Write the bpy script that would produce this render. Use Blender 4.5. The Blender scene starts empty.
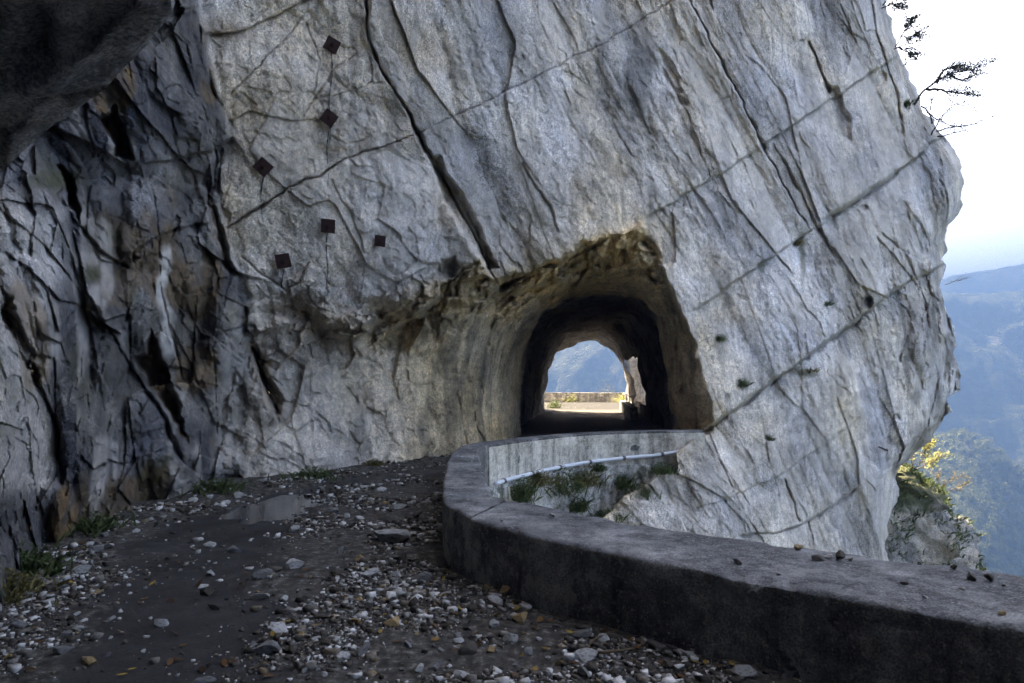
import bpy, bmesh, math, random
import numpy as np
from mathutils import Vector, Matrix

random.seed(7)
rng = np.random.default_rng(11)
R = math.radians
F = 683.0; CX = 512.0; HY = 381.0; EYE = 1.75        # lens in pixels, optical axis, horizon row, eye height
SC = bpy.context.scene
COL = SC.collection
f4 = np.float32

# ------------------------------------------------------------------ helpers
def tag(o, label=None, cat=None, group=None, kind=None):
    if label: o['label'] = label
    if cat: o['category'] = cat
    if group: o['group'] = group
    if kind: o['kind'] = kind
    return o

def link(name, me, mat=None, parent=None, smooth=True):
    o = bpy.data.objects.new(name, me); COL.objects.link(o)
    if mat: me.materials.append(mat)
    if parent: o.parent = parent
    if smooth and len(me.polygons):
        me.polygons.foreach_set('use_smooth', np.ones(len(me.polygons), bool))
    return o

def np_mesh(name, V, Q):
    """mesh from an (n,3) vertex array and an (m,k) face array"""
    V = np.ascontiguousarray(V, f4); Q = np.ascontiguousarray(Q, np.int32)
    me = bpy.data.meshes.new(name)
    k = Q.shape[1]
    me.vertices.add(len(V)); me.vertices.foreach_set('co', V.ravel())
    me.loops.add(Q.size); me.loops.foreach_set('vertex_index', Q.ravel())
    me.polygons.add(len(Q))
    me.polygons.foreach_set('loop_start', np.arange(0, Q.size, k, dtype=np.int32))
    me.polygons.foreach_set('loop_total', np.full(len(Q), k, np.int32))
    me.update(calc_edges=True); me.validate()
    return me

def py_mesh(name, verts, faces):
    me = bpy.data.meshes.new(name); me.from_pydata([tuple(v) for v in verts], [], [tuple(f) for f in faces]); me.update()
    return me

def set_attr(me, name, arr):
    a = me.attributes.new(name, 'FLOAT_COLOR', 'POINT')
    c = np.ones((len(arr), 4), f4); c[:, :arr.shape[1]] = arr
    a.data.foreach_set('color', c.ravel())

def grid_faces(nr, nc):
    i = np.arange(nr*nc).reshape(nr, nc)
    return np.stack([i[:-1, :-1], i[1:, :-1], i[1:, 1:], i[:-1, 1:]], -1).reshape(-1, 4)

def compact(V, Q, extra=None):
    used = np.unique(Q); m = np.full(len(V), -1); m[used] = np.arange(len(used))
    return V[used], m[Q], (None if extra is None else extra[used])

def empty(name, loc=(0, 0, 0)):
    o = bpy.data.objects.new(name, None); COL.objects.link(o); o.location = loc; o.empty_display_size = .1
    return o

def ss(a, b, x):
    t = np.clip((x-a)/(b-a), 0, 1); return t*t*(3-2*t)

def at(px, py, Y):
    """world point at distance Y along the direction (px,py)"""
    return np.stack(np.broadcast_arrays(np.asarray(Y)*(np.asarray(px)-CX)/F, Y, EYE-np.asarray(Y)*(np.asarray(py)-HY)/F), -1)

def ground(px, py):
    Y = EYE*F/(py-HY); return (Y*(px-CX)/F, Y)

# ---- noise
def _h(ix, iy, iz, s):
    h = (ix.astype(np.uint32)*np.uint32(374761393) + iy.astype(np.uint32)*np.uint32(668265263) + iz.astype(np.uint32)*np.uint32(2147483647) + np.uint32(s*1274126177 & 0xffffffff))
    h = (h ^ (h >> np.uint32(13)))*np.uint32(1274126177); h = (h ^ (h >> np.uint32(16)))*np.uint32(2246822519)
    h = h ^ (h >> np.uint32(15))
    return h
def _hf(h): return (h & np.uint32(0xffffff)).astype(f4)/f4(0xffffff)

def vnoise(P, seed=0):
    P = np.asarray(P, f4); i = np.floor(P).astype(np.int64); f = P-i; u = f*f*f*(f*(f*6-15)+10)
    out = 0
    for dx in (0, 1):
        wx = u[..., 0] if dx else 1-u[..., 0]
        for dy in (0, 1):
            wy = u[..., 1] if dy else 1-u[..., 1]
            for dz in (0, 1):
                wz = u[..., 2] if dz else 1-u[..., 2]
                out = out + wx*wy*wz*_hf(_h(i[..., 0]+dx, i[..., 1]+dy, i[..., 2]+dz, seed))
    return out*2-1

def fbm(P, oct=4, seed=0, gain=.5, ridged=False):
    a = 1.; s = 0; n = 0; P = np.asarray(P, f4)
    for k in range(oct):
        v = vnoise(P*(2.03**k)+k*17.3, seed+k)
        if ridged: v = 1-2*np.abs(v)
        s = s+a*v; n += a; a *= gain
    return s/n

def facets(P, seed=0, tilt=1.0, off=.3, k=None, ident=False):
    """fractured rock: every cell of a jittered lattice is a tilted plane. returns height and the distance to the cell's border"""
    P = np.asarray(P, f4); i = np.floor(P).astype(np.int64); f = P-i
    F1 = np.full(P.shape[:-1], 9., f4); F2 = F1.copy(); H = np.zeros_like(F1); SW = np.full_like(F1, 1e-20); SH = np.zeros_like(F1); ID = np.zeros_like(F1)
    for dx in (-1, 0, 1):
        for dy in (-1, 0, 1):
            for dz in (-1, 0, 1):
                h = _h(i[..., 0]+dx, i[..., 1]+dy, i[..., 2]+dz, seed)
                ax = _hf(h); h = h*np.uint32(2654435761)+np.uint32(12345); h ^= h >> np.uint32(15)
                ay = _hf(h); h = h*np.uint32(2654435761)+np.uint32(54321); h ^= h >> np.uint32(15)
                az = _hf(h); h = h*np.uint32(2654435761)+np.uint32(777); h ^= h >> np.uint32(15)
                vx = f[..., 0]-dx-ax; vy = f[..., 1]-dy-ay; vz = f[..., 2]-dz-az
                d = np.sqrt(vx*vx+vy*vy+vz*vz)
                g1 = _hf(h)*2-1; h = h*np.uint32(2654435761)+np.uint32(999); h ^= h >> np.uint32(15)
                g2 = _hf(h)*2-1; h = h*np.uint32(2654435761)+np.uint32(31); h ^= h >> np.uint32(15)
                o = _hf(h)*2-1
                hh = tilt*(g1*vx+g2*vz)+off*o
                if k is not None:
                    wgt = np.exp(-k*d*d); SW = SW+wgt; SH = SH+wgt*hh
                near = d < F1
                F2 = np.where(near, F1, np.minimum(F2, d)); F1 = np.where(near, d, F1); H = np.where(near, hh, H)
                if ident: ID = np.where(near, o*.5+.5, ID)
    if ident: return H, F2-F1, ID
    return (H if k is None else SH/SW), F2-F1

# ---- plane geometry
def polyline(px, py, pts):
    """distance to a polyline, the signed side (>0 = right/below of travel direction) and the position along it 0..1"""
    D = np.full(np.shape(px), 1e9, f4); S = np.zeros_like(D); T = np.zeros_like(D)
    pts = np.array(pts, float); L = np.r_[0, np.cumsum(np.hypot(*np.diff(pts, axis=0).T))]
    for k in range(len(pts)-1):
        a = pts[k]; b = pts[k+1]; ab = b-a; l2 = ab@ab
        t = np.clip(((px-a[0])*ab[0]+(py-a[1])*ab[1])/l2, 0, 1)
        dx = px-a[0]-t*ab[0]; dy = py-a[1]-t*ab[1]; d = np.hypot(dx, dy)
        m = d < D
        D = np.where(m, d, D); S = np.where(m, np.sign(ab[0]*dy-ab[1]*dx), S); T = np.where(m, (L[k]+t*(L[k+1]-L[k]))/L[-1], T)
    return D, S, T

def inside(px, py, poly):
    poly = np.array(poly, float); c = np.zeros(np.shape(px), bool); n = len(poly)
    for k in range(n):
        x0, y0 = poly[k]; x1, y1 = poly[(k+1) % n]
        if y0 == y1: continue
        m = ((y0 > py) != (y1 > py)) & (px < (x1-x0)*(py-y0)/(y1-y0)+x0)
        c ^= m
    return c

def psdf(px, py, poly):
    d, _, _ = polyline(px, py, list(poly)+[poly[0]])
    return np.where(inside(px, py, poly), -d, d)

def inside_box(px, py, poly, m):
    p = np.array(poly, float); return (px > p[:, 0].min()-m) & (px < p[:, 0].max()+m) & (py > p[:, 1].min()-m) & (py < p[:, 1].max()+m)

def chisel(P, seed=0, tilt=1.1, off=.35, c=.9):
    """broken rock as the outer envelope of tilted, slightly domed planes: continuous, with sharp creases"""
    P = np.asarray(P, f4); i = np.floor(P).astype(np.int64); f = P-i
    H = np.full(P.shape[:-1], -9., f4)
    for dx in (-1, 0, 1):
        for dy in (-1, 0, 1):
            for dz in (-1, 0, 1):
                h = _h(i[..., 0]+dx, i[..., 1]+dy, i[..., 2]+dz, seed); r = []
                for k in range(6):
                    r.append(_hf(h)); h = h*np.uint32(2654435761)+np.uint32(12345+k*777); h ^= h >> np.uint32(15)
                vx = f[..., 0]-dx-r[0]; vy = f[..., 1]-dy-r[1]; vz = f[..., 2]-dz-r[2]
                H = np.maximum(H, tilt*((r[3]*2-1)*vx+(r[4]*2-1)*vz)+off*(r[5]*2-1)-c*(vx*vx+vy*vy+vz*vz))
    return -H

class TPS:
    """smooth inverse-depth surface through (px, py, Y) points"""
    def __init__(s, pts, lam=2e-3):
        p = np.array(pts, float); s.c = p[:, :2]/300; w = 1/p[:, 2]; n = len(p)
        K = s.k(s.c[:, None]-s.c[None]); A = np.c_[np.ones(n), s.c]
        M = np.block([[K+lam*np.eye(n), A], [A.T, np.zeros((3, 3))]])
        s.w = np.linalg.solve(M, np.r_[w, 0, 0, 0])
    @staticmethod
    def k(d):
        r2 = (d**2).sum(-1); return np.where(r2 > 1e-9, .5*r2*np.log(np.maximum(r2, 1e-9)), 0)
    def __call__(s, px, py):
        shp = np.shape(px); q = np.stack([np.ravel(px), np.ravel(py)], -1)/300; out = np.empty(len(q))
        for a in range(0, len(q), 100000):
            b = q[a:a+100000]; out[a:a+100000] = s.k(b[:, None]-s.c[None])@s.w[:-3]+s.w[-3]+b@s.w[-2:]
        return 1/np.clip(out, 1/45., 1/2.5).reshape(shp)

# ------------------------------------------------------------------ materials
class NT:
    def __init__(s, name):
        s.m = bpy.data.materials.new(name); s.m.use_nodes = True; s.t = s.m.node_tree; s.t.nodes.clear()
        s.out = s.n('ShaderNodeOutputMaterial'); s.b = s.n('ShaderNodeBsdfPrincipled'); s.l(s.b.outputs[0], s.out.inputs[0])
        s.obj = s.n('ShaderNodeTexCoord').outputs['Object']
    def n(s, t, **kw):
        x = s.t.nodes.new(t)
        for k, v in kw.items(): setattr(x, k, v)
        return x
    def l(s, a, b): s.t.links.new(a, b)
    def put(s, sock, v):
        if hasattr(v, 'is_output'): s.l(v, sock)
        else: sock.default_value = v
    def map(s, vec, rot=(0, 0, 0), scale=(1, 1, 1), loc=(0, 0, 0)):
        x = s.n('ShaderNodeMapping'); s.l(vec, x.inputs[0]); x.inputs['Rotation'].default_value = rot
        x.inputs['Scale'].default_value = scale; x.inputs['Location'].default_value = loc; return x.outputs[0]
    def noise(s, scale, detail=6, rough=.55, vec=None, dist=0):
        x = s.n('ShaderNodeTexNoise'); s.l(vec or s.obj, x.inputs['Vector']); x.inputs['Scale'].default_value = scale
        x.inputs['Detail'].default_value = min(detail, 6); x.inputs['Roughness'].default_value = rough; x.inputs['Distortion'].default_value = dist
        return x.outputs['Fac']
    def vor(s, scale, feature='F1', vec=None, out='Distance', rnd=1):
        x = s.n('ShaderNodeTexVoronoi', feature=feature); s.l(vec or s.obj, x.inputs['Vector']); x.inputs['Scale'].default_value = scale
        x.inputs['Randomness'].default_value = rnd
        return x.outputs[out]
    def ramp(s, fac, stops):
        x = s.n('ShaderNodeValToRGB'); s.l(fac, x.inputs[0]); e = x.color_ramp.elements
        while len(e) < len(stops): e.new(.5)
        for q, (p, c) in zip(e, stops):
            q.position = p; q.color = (c, c, c, 1) if isinstance(c, (int, float)) else (*c, 1)
        return x.outputs[0]
    def mix(s, fac, a, b, mode='MIX'):
        x = s.n('ShaderNodeMix', data_type='RGBA', blend_type=mode)
        s.put(x.inputs[0], fac)
        s.put(x.inputs[6], a if not isinstance(a, tuple) else (*a, 1)); s.put(x.inputs[7], b if not isinstance(b, tuple) else (*b, 1))
        return x.outputs[2]
    def math(s, op, a, b=0.):
        x = s.n('ShaderNodeMath', operation=op); s.put(x.inputs[0], a); s.put(x.inputs[1], b); return x.outputs[0]
    def attr(s, name):
        x = s.n('ShaderNodeAttribute', attribute_name=name); y = s.n('ShaderNodeSeparateColor'); s.l(x.outputs['Color'], y.inputs[0]); return y.outputs
    def bump(s, h, strength, dist, prev=None):
        x = s.n('ShaderNodeBump'); x.inputs['Strength'].default_value = strength; x.inputs['Distance'].default_value = dist
        s.l(h, x.inputs['Height'])
        if prev: s.l(prev, x.inputs['Normal'])
        return x.outputs[0]
    def done(s, col, rough=.9, normal=None, spec=.3):
        s.put(s.b.inputs['Base Color'], col if not isinstance(col, tuple) else (*col, 1)); s.put(s.b.inputs['Roughness'], rough)
        s.b.inputs['Specular IOR Level'].default_value = spec
        if normal: s.l(normal, s.b.inputs['Normal'])
        return s.m

def rock_material(name, masks=True, base=(.36, .55, .69), tint=(1, 1, 1)):
    t = NT(name)
    v = t.obj
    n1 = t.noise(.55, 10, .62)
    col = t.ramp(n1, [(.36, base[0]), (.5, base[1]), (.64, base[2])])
    tintc = t.ramp(t.noise(.33, 5, .6, t.map(v, loc=(9, 2, 5))), [(.35, (.90, .97, 1.10)), (.52, (1, 1, 1)), (.68, (1.06, 1.0, .88))])
    col = t.mix(1, col, tintc, 'MULTIPLY')
    # striae along the joints
    sv = t.map(v, rot=(0, R(27), 0), scale=(3.2, 1.2, .42))
    st = t.noise(1.3, 9, .66, sv, .6)
    col = t.mix(1, col, t.ramp(st, [(.38, .80), (.5, 1.0), (.62, 1.14)]), 'MULTIPLY')
    # bedding-parallel faint bands
    bv = t.map(v, rot=(0, R(33), 0), scale=(.35, 1, 4.2))
    col = t.mix(1, col, t.ramp(t.noise(.8, 7, .6, bv, .4), [(.38, .88), (.5, 1), (.62, 1.05)]), 'MULTIPLY')
    # rain streaks running straight down
    rv = t.map(v, scale=(1.5, 1.5, .13))
    col = t.mix(1, col, t.ramp(t.noise(1.3, 7, .62, rv, .2), [(.35, .62), (.42, 1), (.62, 1), (.70, 1.15)]), 'MULTIPLY')
    # weathered patches, specks of fresh calcite, lichen dots
    col = t.mix(1, col, t.ramp(t.noise(4.5, 10, .7), [(.38, .72), (.48, 1), (.55, 1.03), (.64, 1.2)]), 'MULTIPLY')
    col = t.mix(1, col, t.ramp(t.noise(13, 6, .78, t.map(v, rot=(0, R(27), 0), scale=(1.3, 1, .7))), [(.38, .66), (.47, 1.), (.54, 1.02), (.62, 1.3)]), 'MULTIPLY')
    col = t.mix(1, col, t.ramp(t.noise(34, 4, .7), [(.41, .55), (.49, 1.), (.53, 1.02), (.60, 1.45)]), 'MULTIPLY')
    fl = t.math('MULTIPLY', t.ramp(t.noise(9, 8, .72, t.map(v, loc=(3, 1, 7))), [(.60, 0.), (.66, 1.)]), t.ramp(t.noise(.8, 4), [(.42, 0.), (.6, .85)]))
    col = t.mix(fl, col, (.66, .66, .66))
    dk = t.ramp(t.noise(16, 6, .7), [(.30, 1.), (.38, 0.)])
    col = t.mix(t.math('MULTIPLY', dk, .4), col, (.07, .065, .06))
    # hairline cracks
    wv = t.n('ShaderNodeVectorMath', operation='ADD'); t.l(t.map(v, rot=(0, R(30), 0), scale=(1, .7, .6)), wv.inputs[0])
    nz = t.n('ShaderNodeTexNoise'); t.l(v, nz.inputs['Vector']); nz.inputs['Scale'].default_value = 1.7; nz.inputs['Detail'].default_value = 5
    sc = t.n('ShaderNodeVectorMath', operation='SCALE'); t.l(nz.outputs['Color'], sc.inputs[0]); sc.inputs['Scale'].default_value = .55
    t.l(sc.outputs[0], wv.inputs[1])
    ck = t.vor(1.15, 'DISTANCE_TO_EDGE', wv.outputs[0])
    ckm = t.math('MULTIPLY', t.ramp(ck, [(.0, 1.), (.010, 0.)]), t.ramp(t.noise(.9, 3), [(.50, 0.), (.60, 1.)]))
    col = t.mix(t.math('MULTIPLY', ckm, .75), col, (.05, .045, .04))
    rough = .9
    if masks:
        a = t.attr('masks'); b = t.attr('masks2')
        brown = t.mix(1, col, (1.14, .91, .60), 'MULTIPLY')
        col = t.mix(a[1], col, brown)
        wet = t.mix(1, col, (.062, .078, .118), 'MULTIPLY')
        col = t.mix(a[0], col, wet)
        spk = t.math('MULTIPLY', a[0], t.ramp(t.noise(20, 5, .75, t.map(v, loc=(1, 8, 3))), [(.57, 0.), (.62, .8)]))
        col = t.mix(spk, col, (.24, .25, .27))
        och = t.ramp(t.noise(5, 6), [(.3, (.07, .045, .02)), (.55, (.22, .13, .045)), (.7, (.34, .24, .10))])
        col = t.mix(b[0], col, och)
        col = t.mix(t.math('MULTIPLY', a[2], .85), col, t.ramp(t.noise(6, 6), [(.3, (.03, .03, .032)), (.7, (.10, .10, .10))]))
        col = t.mix(b[1], col, t.ramp(t.noise(3, 8, .7), [(.3, (.42, .42, .42)), (.7, (.60, .61, .63))]))
        moss = t.ramp(t.noise(12, 6), [(.3, (.02, .028, .01)), (.7, (.09, .10, .04))])
        col = t.mix(b[2], col, moss)
        rough = t.math('SUBTRACT', .92, t.math('MULTIPLY', a[0], t.ramp(t.noise(2.5, 6), [(.35, .1), (.65, .5)])))
    col = t.mix(1, col, tint, 'MULTIPLY')
    nrm = t.bump(t.noise(2.2, 12, .62), .42, .12)
    nrm = t.bump(st, .28, .08, nrm)
    nrm = t.bump(t.noise(17, 10, .74), .75, .035, nrm)
    return t.done(col, rough, nrm)

M = {}
M['rock'] = rock_material('limestone', tint=(1.09, 1.0, .90))
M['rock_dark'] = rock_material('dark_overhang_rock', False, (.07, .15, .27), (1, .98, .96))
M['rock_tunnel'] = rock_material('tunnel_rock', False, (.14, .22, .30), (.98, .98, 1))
M['rock_brown'] = rock_material('outcrop_rock', True, (.20, .32, .44))

def stone_mat(name, lo, hi):
    t = NT(name)
    oi = t.n('ShaderNodeObjectInfo').outputs['Random']
    c = t.mix(t.noise(9, 8, .65), lo, hi)
    c = t.mix(1, c, t.ramp(oi, [(0, .8), (1, 1.2)]), 'MULTIPLY')
    c = t.mix(t.ramp(t.noise(4, 5), [(.5, 0.), (.68, .7)]), c, (.07, .06, .05))
    return t.done(c, .88, t.bump(t.noise(22, 8, .7), .7, .02))
M['stone'] = stone_mat('limestone_rubble', (.26, .26, .26), (.5, .5, .49))
M['stone_grey'] = stone_mat('grey_rubble', (.10, .10, .105), (.26, .26, .26))
M['stone_ochre'] = stone_mat('ochre_rubble', (.22, .14, .07), (.42, .30, .16))
M['stone_dark'] = stone_mat('dark_rubble', (.05, .045, .04), (.14, .12, .10))

def gravel_mat():
    t = NT('gravel_grains')
    gi = t.n('ShaderNodeNewGeometry').outputs['Random Per Island']
    c = t.ramp(gi, [(0, (.025, .02, .018)), (.38, (.07, .06, .05)), (.58, (.15, .14, .13)), (.66, (.16, .115, .07)), (.74, (.32, .31, .30)), (1, (.60, .59, .58))])
    c = t.mix(1, c, t.ramp(t.noise(25, 6), [(.3, .7), (.7, 1.2)]), 'MULTIPLY')
    return t.done(c, .9, t.bump(t.noise(60, 6), .5, .01))
M['gravel'] = gravel_mat()

def road_mat():
    t = NT('wet_asphalt_and_dirt')
    a = t.attr('masks')          # R dirt, G wet, B sunny dry grit
    asph = t.ramp(t.noise(70, 8, .75), [(.3, (.011, .011, .012)), (.6, (.028, .027, .028)), (.78, (.08, .075, .07))])
    asph = t.mix(1, asph, t.ramp(t.noise(1.2, 8, .6), [(.3, .5), (.55, 1), (.75, 1.5)]), 'MULTIPLY')
    dirt = t.ramp(t.noise(14, 12, .75), [(.36, (.010, .009, .008)), (.5, (.042, .038, .034)), (.60, (.095, .088, .08)), (.70, (.26, .25, .24))])
    fac = t.math('ADD', a[0], t.math('MULTIPLY', t.math('SUBTRACT', t.noise(3.5, 10, .7), .5), 1.1))
    c = t.mix(t.ramp(fac, [(.35, 0.), (.62, 1.)]), asph, dirt)
    grit = t.ramp(t.noise(10, 10, .7), [(.3, (.016, .0175, .020)), (.7, (.036, .039, .044))])
    c = t.mix(a[2], c, grit)
    rough = t.math('SUBTRACT', .93, t.math('MULTIPLY', a[1], t.ramp(t.noise(1.6, 6, .6), [(.38, .05), (.62, .55)])))
    nrm = t.bump(t.noise(26, 10, .75), .5, .03)
    nrm = t.bump(t.noise(110, 4), .4, .006, nrm)
    m = t.done(c, rough, nrm, .35); t.l(t.math('MULTIPLY', t.math('SUBTRACT', 1., a[2]), .35), t.b.inputs['Specular IOR Level']); return m
M['road'] = road_mat()

def concrete_mat(name, lo, mid, hi, ribs=False, moss=0., cracks=True):
    t = NT(name)
    c = t.ramp(t.noise(1.6, 10, .66), [(.38, lo), (.5, mid), (.63, hi)])
    c = t.mix(1, c, t.ramp(t.noise(9, 10, .72), [(.40, .72), (.5, 1), (.60, 1.2)]), 'MULTIPLY')
    c = t.mix(1, c, t.ramp(t.noise(1.5, 7, .65, t.map(t.obj, scale=(2.5, 2.5, .25))), [(.38, .5), (.5, 1), (.62, 1.15)]), 'MULTIPLY')
    sp = t.ramp(t.noise(30, 6, .7), [(.57, 0.), (.62, .8)])
    c = t.mix(sp, c, hi)
    c = t.mix(1, c, t.ramp(t.noise(75, 4, .7), [(.40, .6), (.5, 1), (.60, 1.4)]), 'MULTIPLY')
    lich = t.math('MULTIPLY', t.ramp(t.noise(5.5, 6, .75, t.map(t.obj, loc=(4, 4, 1))), [(.53, 0.), (.58, .7)]), t.ramp(t.noise(1.1, 3), [(.45, 0.), (.58, 1.)]))
    c = t.mix(lich, c, hi)
    ck = t.vor(.9, 'DISTANCE_TO_EDGE', t.map(t.obj, scale=(1, 1, .5)))
    ckm = t.math('MULTIPLY', t.ramp(t.math('ADD', ck, t.math('MULTIPLY', t.math('SUBTRACT', t.noise(7, 5, .7), .5), .09)), [(.006, 1.), (.016, 0.)]), t.ramp(t.noise(.7, 2), [(.46, 0.), (.55, .8)]))
    if cracks: c = t.mix(ckm, c, (.02, .018, .016))
    if moss: c = t.mix(t.ramp(t.noise(2.2, 9, .7), [(.52, 0.), (.60, moss)]), c, (.05, .058, .028))
    nrm = t.bump(t.noise(7, 12, .7), .5, .05)
    nrm = t.bump(t.noise(55, 8, .7), .8, .015, nrm)
    nrm = t.bump(t.math('SUBTRACT', 1., t.ramp(t.noise(24, 3), [(.57, 0.), (.63, 1.)])), .35, .012, nrm)
    if ribs:
        w = t.n('ShaderNodeTexWave'); t.l(t.map(t.obj, rot=(0, 0, R(20))), w.inputs[0]); w.inputs['Scale'].default_value = 1.9; w.inputs['Distortion'].default_value = 1.2
        nrm = t.bump(w.outputs['Fac'], .25, .02, nrm)
    return t.done(c, .9, nrm)
M['concrete'] = concrete_mat('weathered_concrete', (.07, .068, .066), (.14, .137, .13), (.28, .28, .27))
M['coping'] = concrete_mat('worn_coping_concrete', (.095, .098, .105), (.138, .141, .148), (.24, .24, .245), False, 0., False)
M['render'] = concrete_mat('pale_lime_render', (.40, .365, .31), (.55, .51, .44), (.66, .62, .55), True, 0., False)
M['masonry'] = concrete_mat('rough_stone_masonry', (.28, .27, .25), (.46, .45, .42), (.62, .61, .58), False, .75, False)

def plain(name, lo, hi, scale=20, rough=.6, spec=.3, metal=0):
    t = NT(name); m = t.done(t.mix(t.noise(scale, 6, .65), lo, hi), rough, t.bump(t.noise(scale*3, 5), .3, .01), spec)
    t.b.inputs['Metallic'].default_value = metal; return m
M['rust'] = plain('rusted_iron', (.018, .008, .008), (.055, .024, .02), 30, .85)
M['pipe'] = plain('white_pvc', (.55, .60, .66), (.72, .76, .80), 6, .45)
M['strap'] = plain('pipe_strap_metal', (.1, .1, .1), (.2, .2, .2), 20, .5, .4, .6)
M['streak'] = plain('grout_streak_grey', (.04, .045, .055), (.08, .085, .095), 12, .9)
M['bark'] = plain('dark_bark', (.018, .014, .012), (.06, .05, .045), 30, .9)
M['twig'] = plain('dead_twig', (.06, .04, .025), (.16, .12, .08), 30, .9)
M['wood'] = plain('bleached_wood', (.3, .27, .2), (.5, .46, .36), 20, .9)

def leaf_mat(name, lo, mid, hi, trans=.35):
    t = NT(name)
    gi = t.n('ShaderNodeNewGeometry').outputs['Random Per Island']
    c = t.ramp(gi, [(0, lo), (.55, mid), (1, hi)])
    m = t.done(c, .6, None, .25)
    tr = t.n('ShaderNodeBsdfTranslucent'); t.l(c, tr.inputs[0]); ms = t.n('ShaderNodeMixShader'); ms.inputs[0].default_value = trans
    t.l(t.b.outputs[0], ms.inputs[1]); t.l(tr.outputs[0], ms.inputs[2]); t.l(ms.outputs[0], t.out.inputs[0])
    return m
M['leaf_dark'] = leaf_mat('dark_evergreen_leaf', (.012, .018, .008), (.03, .042, .018), (.06, .075, .03), .2)
M['leaf_weed'] = leaf_mat('weed_leaf', (.03, .05, .018), (.065, .10, .036), (.13, .155, .065))
M['leaf_yellow'] = leaf_mat('autumn_yellow_leaf', (.16, .18, .06), (.27, .28, .10), (.36, .35, .16), .5)
M['leaf_dry'] = leaf_mat('dry_grass_leaf', (.07, .07, .025), (.15, .13, .05), (.26, .22, .10))
M['leaf_fallen'] = leaf_mat('fallen_leaf', (.03, .015, .008), (.11, .05, .018), (.30, .19, .04), .1)
M['forest'] = leaf_mat('forest_canopy', (.045, .065, .025), (.09, .115, .04), (.16, .16, .07), .3)

def hill_mat(name):
    t = NT(name)
    c = t.ramp(t.noise(.09, 12, .75), [(.4, (.02, .032, .014)), (.5, (.045, .062, .024)), (.6, (.10, .105, .045))])
    cl = t.ramp(t.noise(.011, 10, .7, t.map(t.obj, scale=(1, 1, .35))), [(.60, 0.), (.68, 1.)])
    c = t.mix(cl, c, (.27, .26, .24))
    return t.done(c, .95, t.bump(t.noise(.12, 8, .7), 1, 8))
M['hill'] = hill_mat('wooded_slope')

def water_mat():
    t = NT('puddle_water'); m = t.done((.03, .032, .036), .12, t.bump(t.noise(3, 3), .02, .01), .5); return m
M['water'] = water_mat()

# ------------------------------------------------------------------ cliff relief
TC = TPS([(450, 0, 14.3), (600, 0, 17.3), (750, 0, 20.2), (880, 0, 23.6), (480, 250, 14.9), (560, 255, 15.9), (640, 222, 17.0), (760, 225, 19.3), (900, 225, 22.8), (955, 225, 24.6),
          (715, 430, 17.0), (800, 400, 18.9), (900, 400, 22.3), (950, 400, 24.4), (690, 440, 16.3), (655, 470, 15.75), (600, 520, 14.7), (690, 530, 15.4), (800, 545, 18.2), (890, 540, 21.3),
          (600, -400, 16.8), (800, -400, 20), (450, -400, 13.6), (600, -1500, 17), (850, -1500, 20), (600, 800, 13.2), (900, 800, 18.0), (620, 1000, 13), (900, 1000, 17.5)])
TB = TPS([(220, 0, 11.3), (370, 0, 13.3), (220, 230, 11.8), (420, 150, 13.9), (240, 300, 12.1), (350, 300, 13.2), (470, 285, 14.5), (300, 120, 12.4), (220, -400, 10.6), (380, -400, 12.8), (240, -1500, 10.4), (400, -1500, 12.8), (500, 300, 14.9)])
TE = TPS([(245, 478, 12.3), (300, 475, 12.8), (350, 468, 13.7), (400, 462, 14.75), (450, 455, 16.0), (480, 452, 17.0), (500, 450, 18.2), (515, 445, 19.6), (530, 440, 21.), (245, 700, 12.3), (350, 700, 13.7), (450, 700, 16.0), (530, 600, 20),
          (245, 310, 12.2), (300, 380, 13.3), (350, 310, 13.6), (400, 380, 15.0), (400, 310, 14.5), (450, 370, 16.1), (460, 300, 15.2), (480, 370, 17.0), (500, 360, 18.3), (515, 370, 19.6), (530, 350, 20.4), (500, 295, 16.0), (590, 292, 18.7), (560, 282, 17.2),
          (555, 264, 16.1), (600, 250, 16.8), (640, 255, 17.6), (640, 232, 17.1), (635, 280, 18.2), (665, 330, 18.5), (690, 400, 17.6), (715, 428, 17.05), (678, 430, 18.6), (680, 330, 17.7), (665, 280, 17.5), (640, 480, 19.), (600, 520, 18.5)])
TA = TPS([(0, 600, 5.5), (0, 700, 5.5), (50, 545, 7.3), (50, 700, 7.3), (200, 490, 11.), (200, 700, 11.), (245, 478, 12.2), (245, 700, 12.2), (-103, 640, 4.0), (-160, 640, 3.9), (-160, 700, 3.9), (-160, 300, 4.5), (-300, 640, 4.4), (-420, 640, 4.8), (-300, 300, 5.0), (-420, 300, 5.3), (-420, -300, 6.0), (-420, -1500, 7.), (0, 165, 6.9), (0, 300, 6.2), (100, 100, 8.7), (185, 0, 10.5),
          (120, 250, 9.0), (120, 400, 9.2), (220, 200, 11.3), (235, 350, 11.9), (0, 0, 7.6), (-160, 0, 6.0), (100, -300, 8.8), (-160, -600, 6.5), (200, -600, 10.), (200, -1500, 10.), (0, 450, 5.9), (40, 430, 6.9)])
X_AB = [(-1500, 150), (-300, 170), (-50, 185), (40, 207), (100, 222), (140, 233), (165, 222), (230, 223), (280, 240), (330, 252), (400, 250), (480, 245), (1000, 240)]
X_BC = [(-1500, 330), (-300, 352), (0, 366), (40, 368), (75, 384), (115, 410), (150, 425), (185, 447), (230, 472), (270, 490), (300, 505), (1000, 620)]
E_POLY = [(236, 270), (262, 292), (300, 305), (345, 322), (385, 312), (425, 292), (455, 275), (478, 262), (500, 280), (530, 270), (565, 254), (600, 240), (641, 222), (652, 242), (668, 280), (684, 318), (700, 360), (712, 398), (720, 432), (692, 440), (657, 469), (628, 492), (598, 520), (560, 600), (520, 1100), (236, 1100)]
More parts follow.
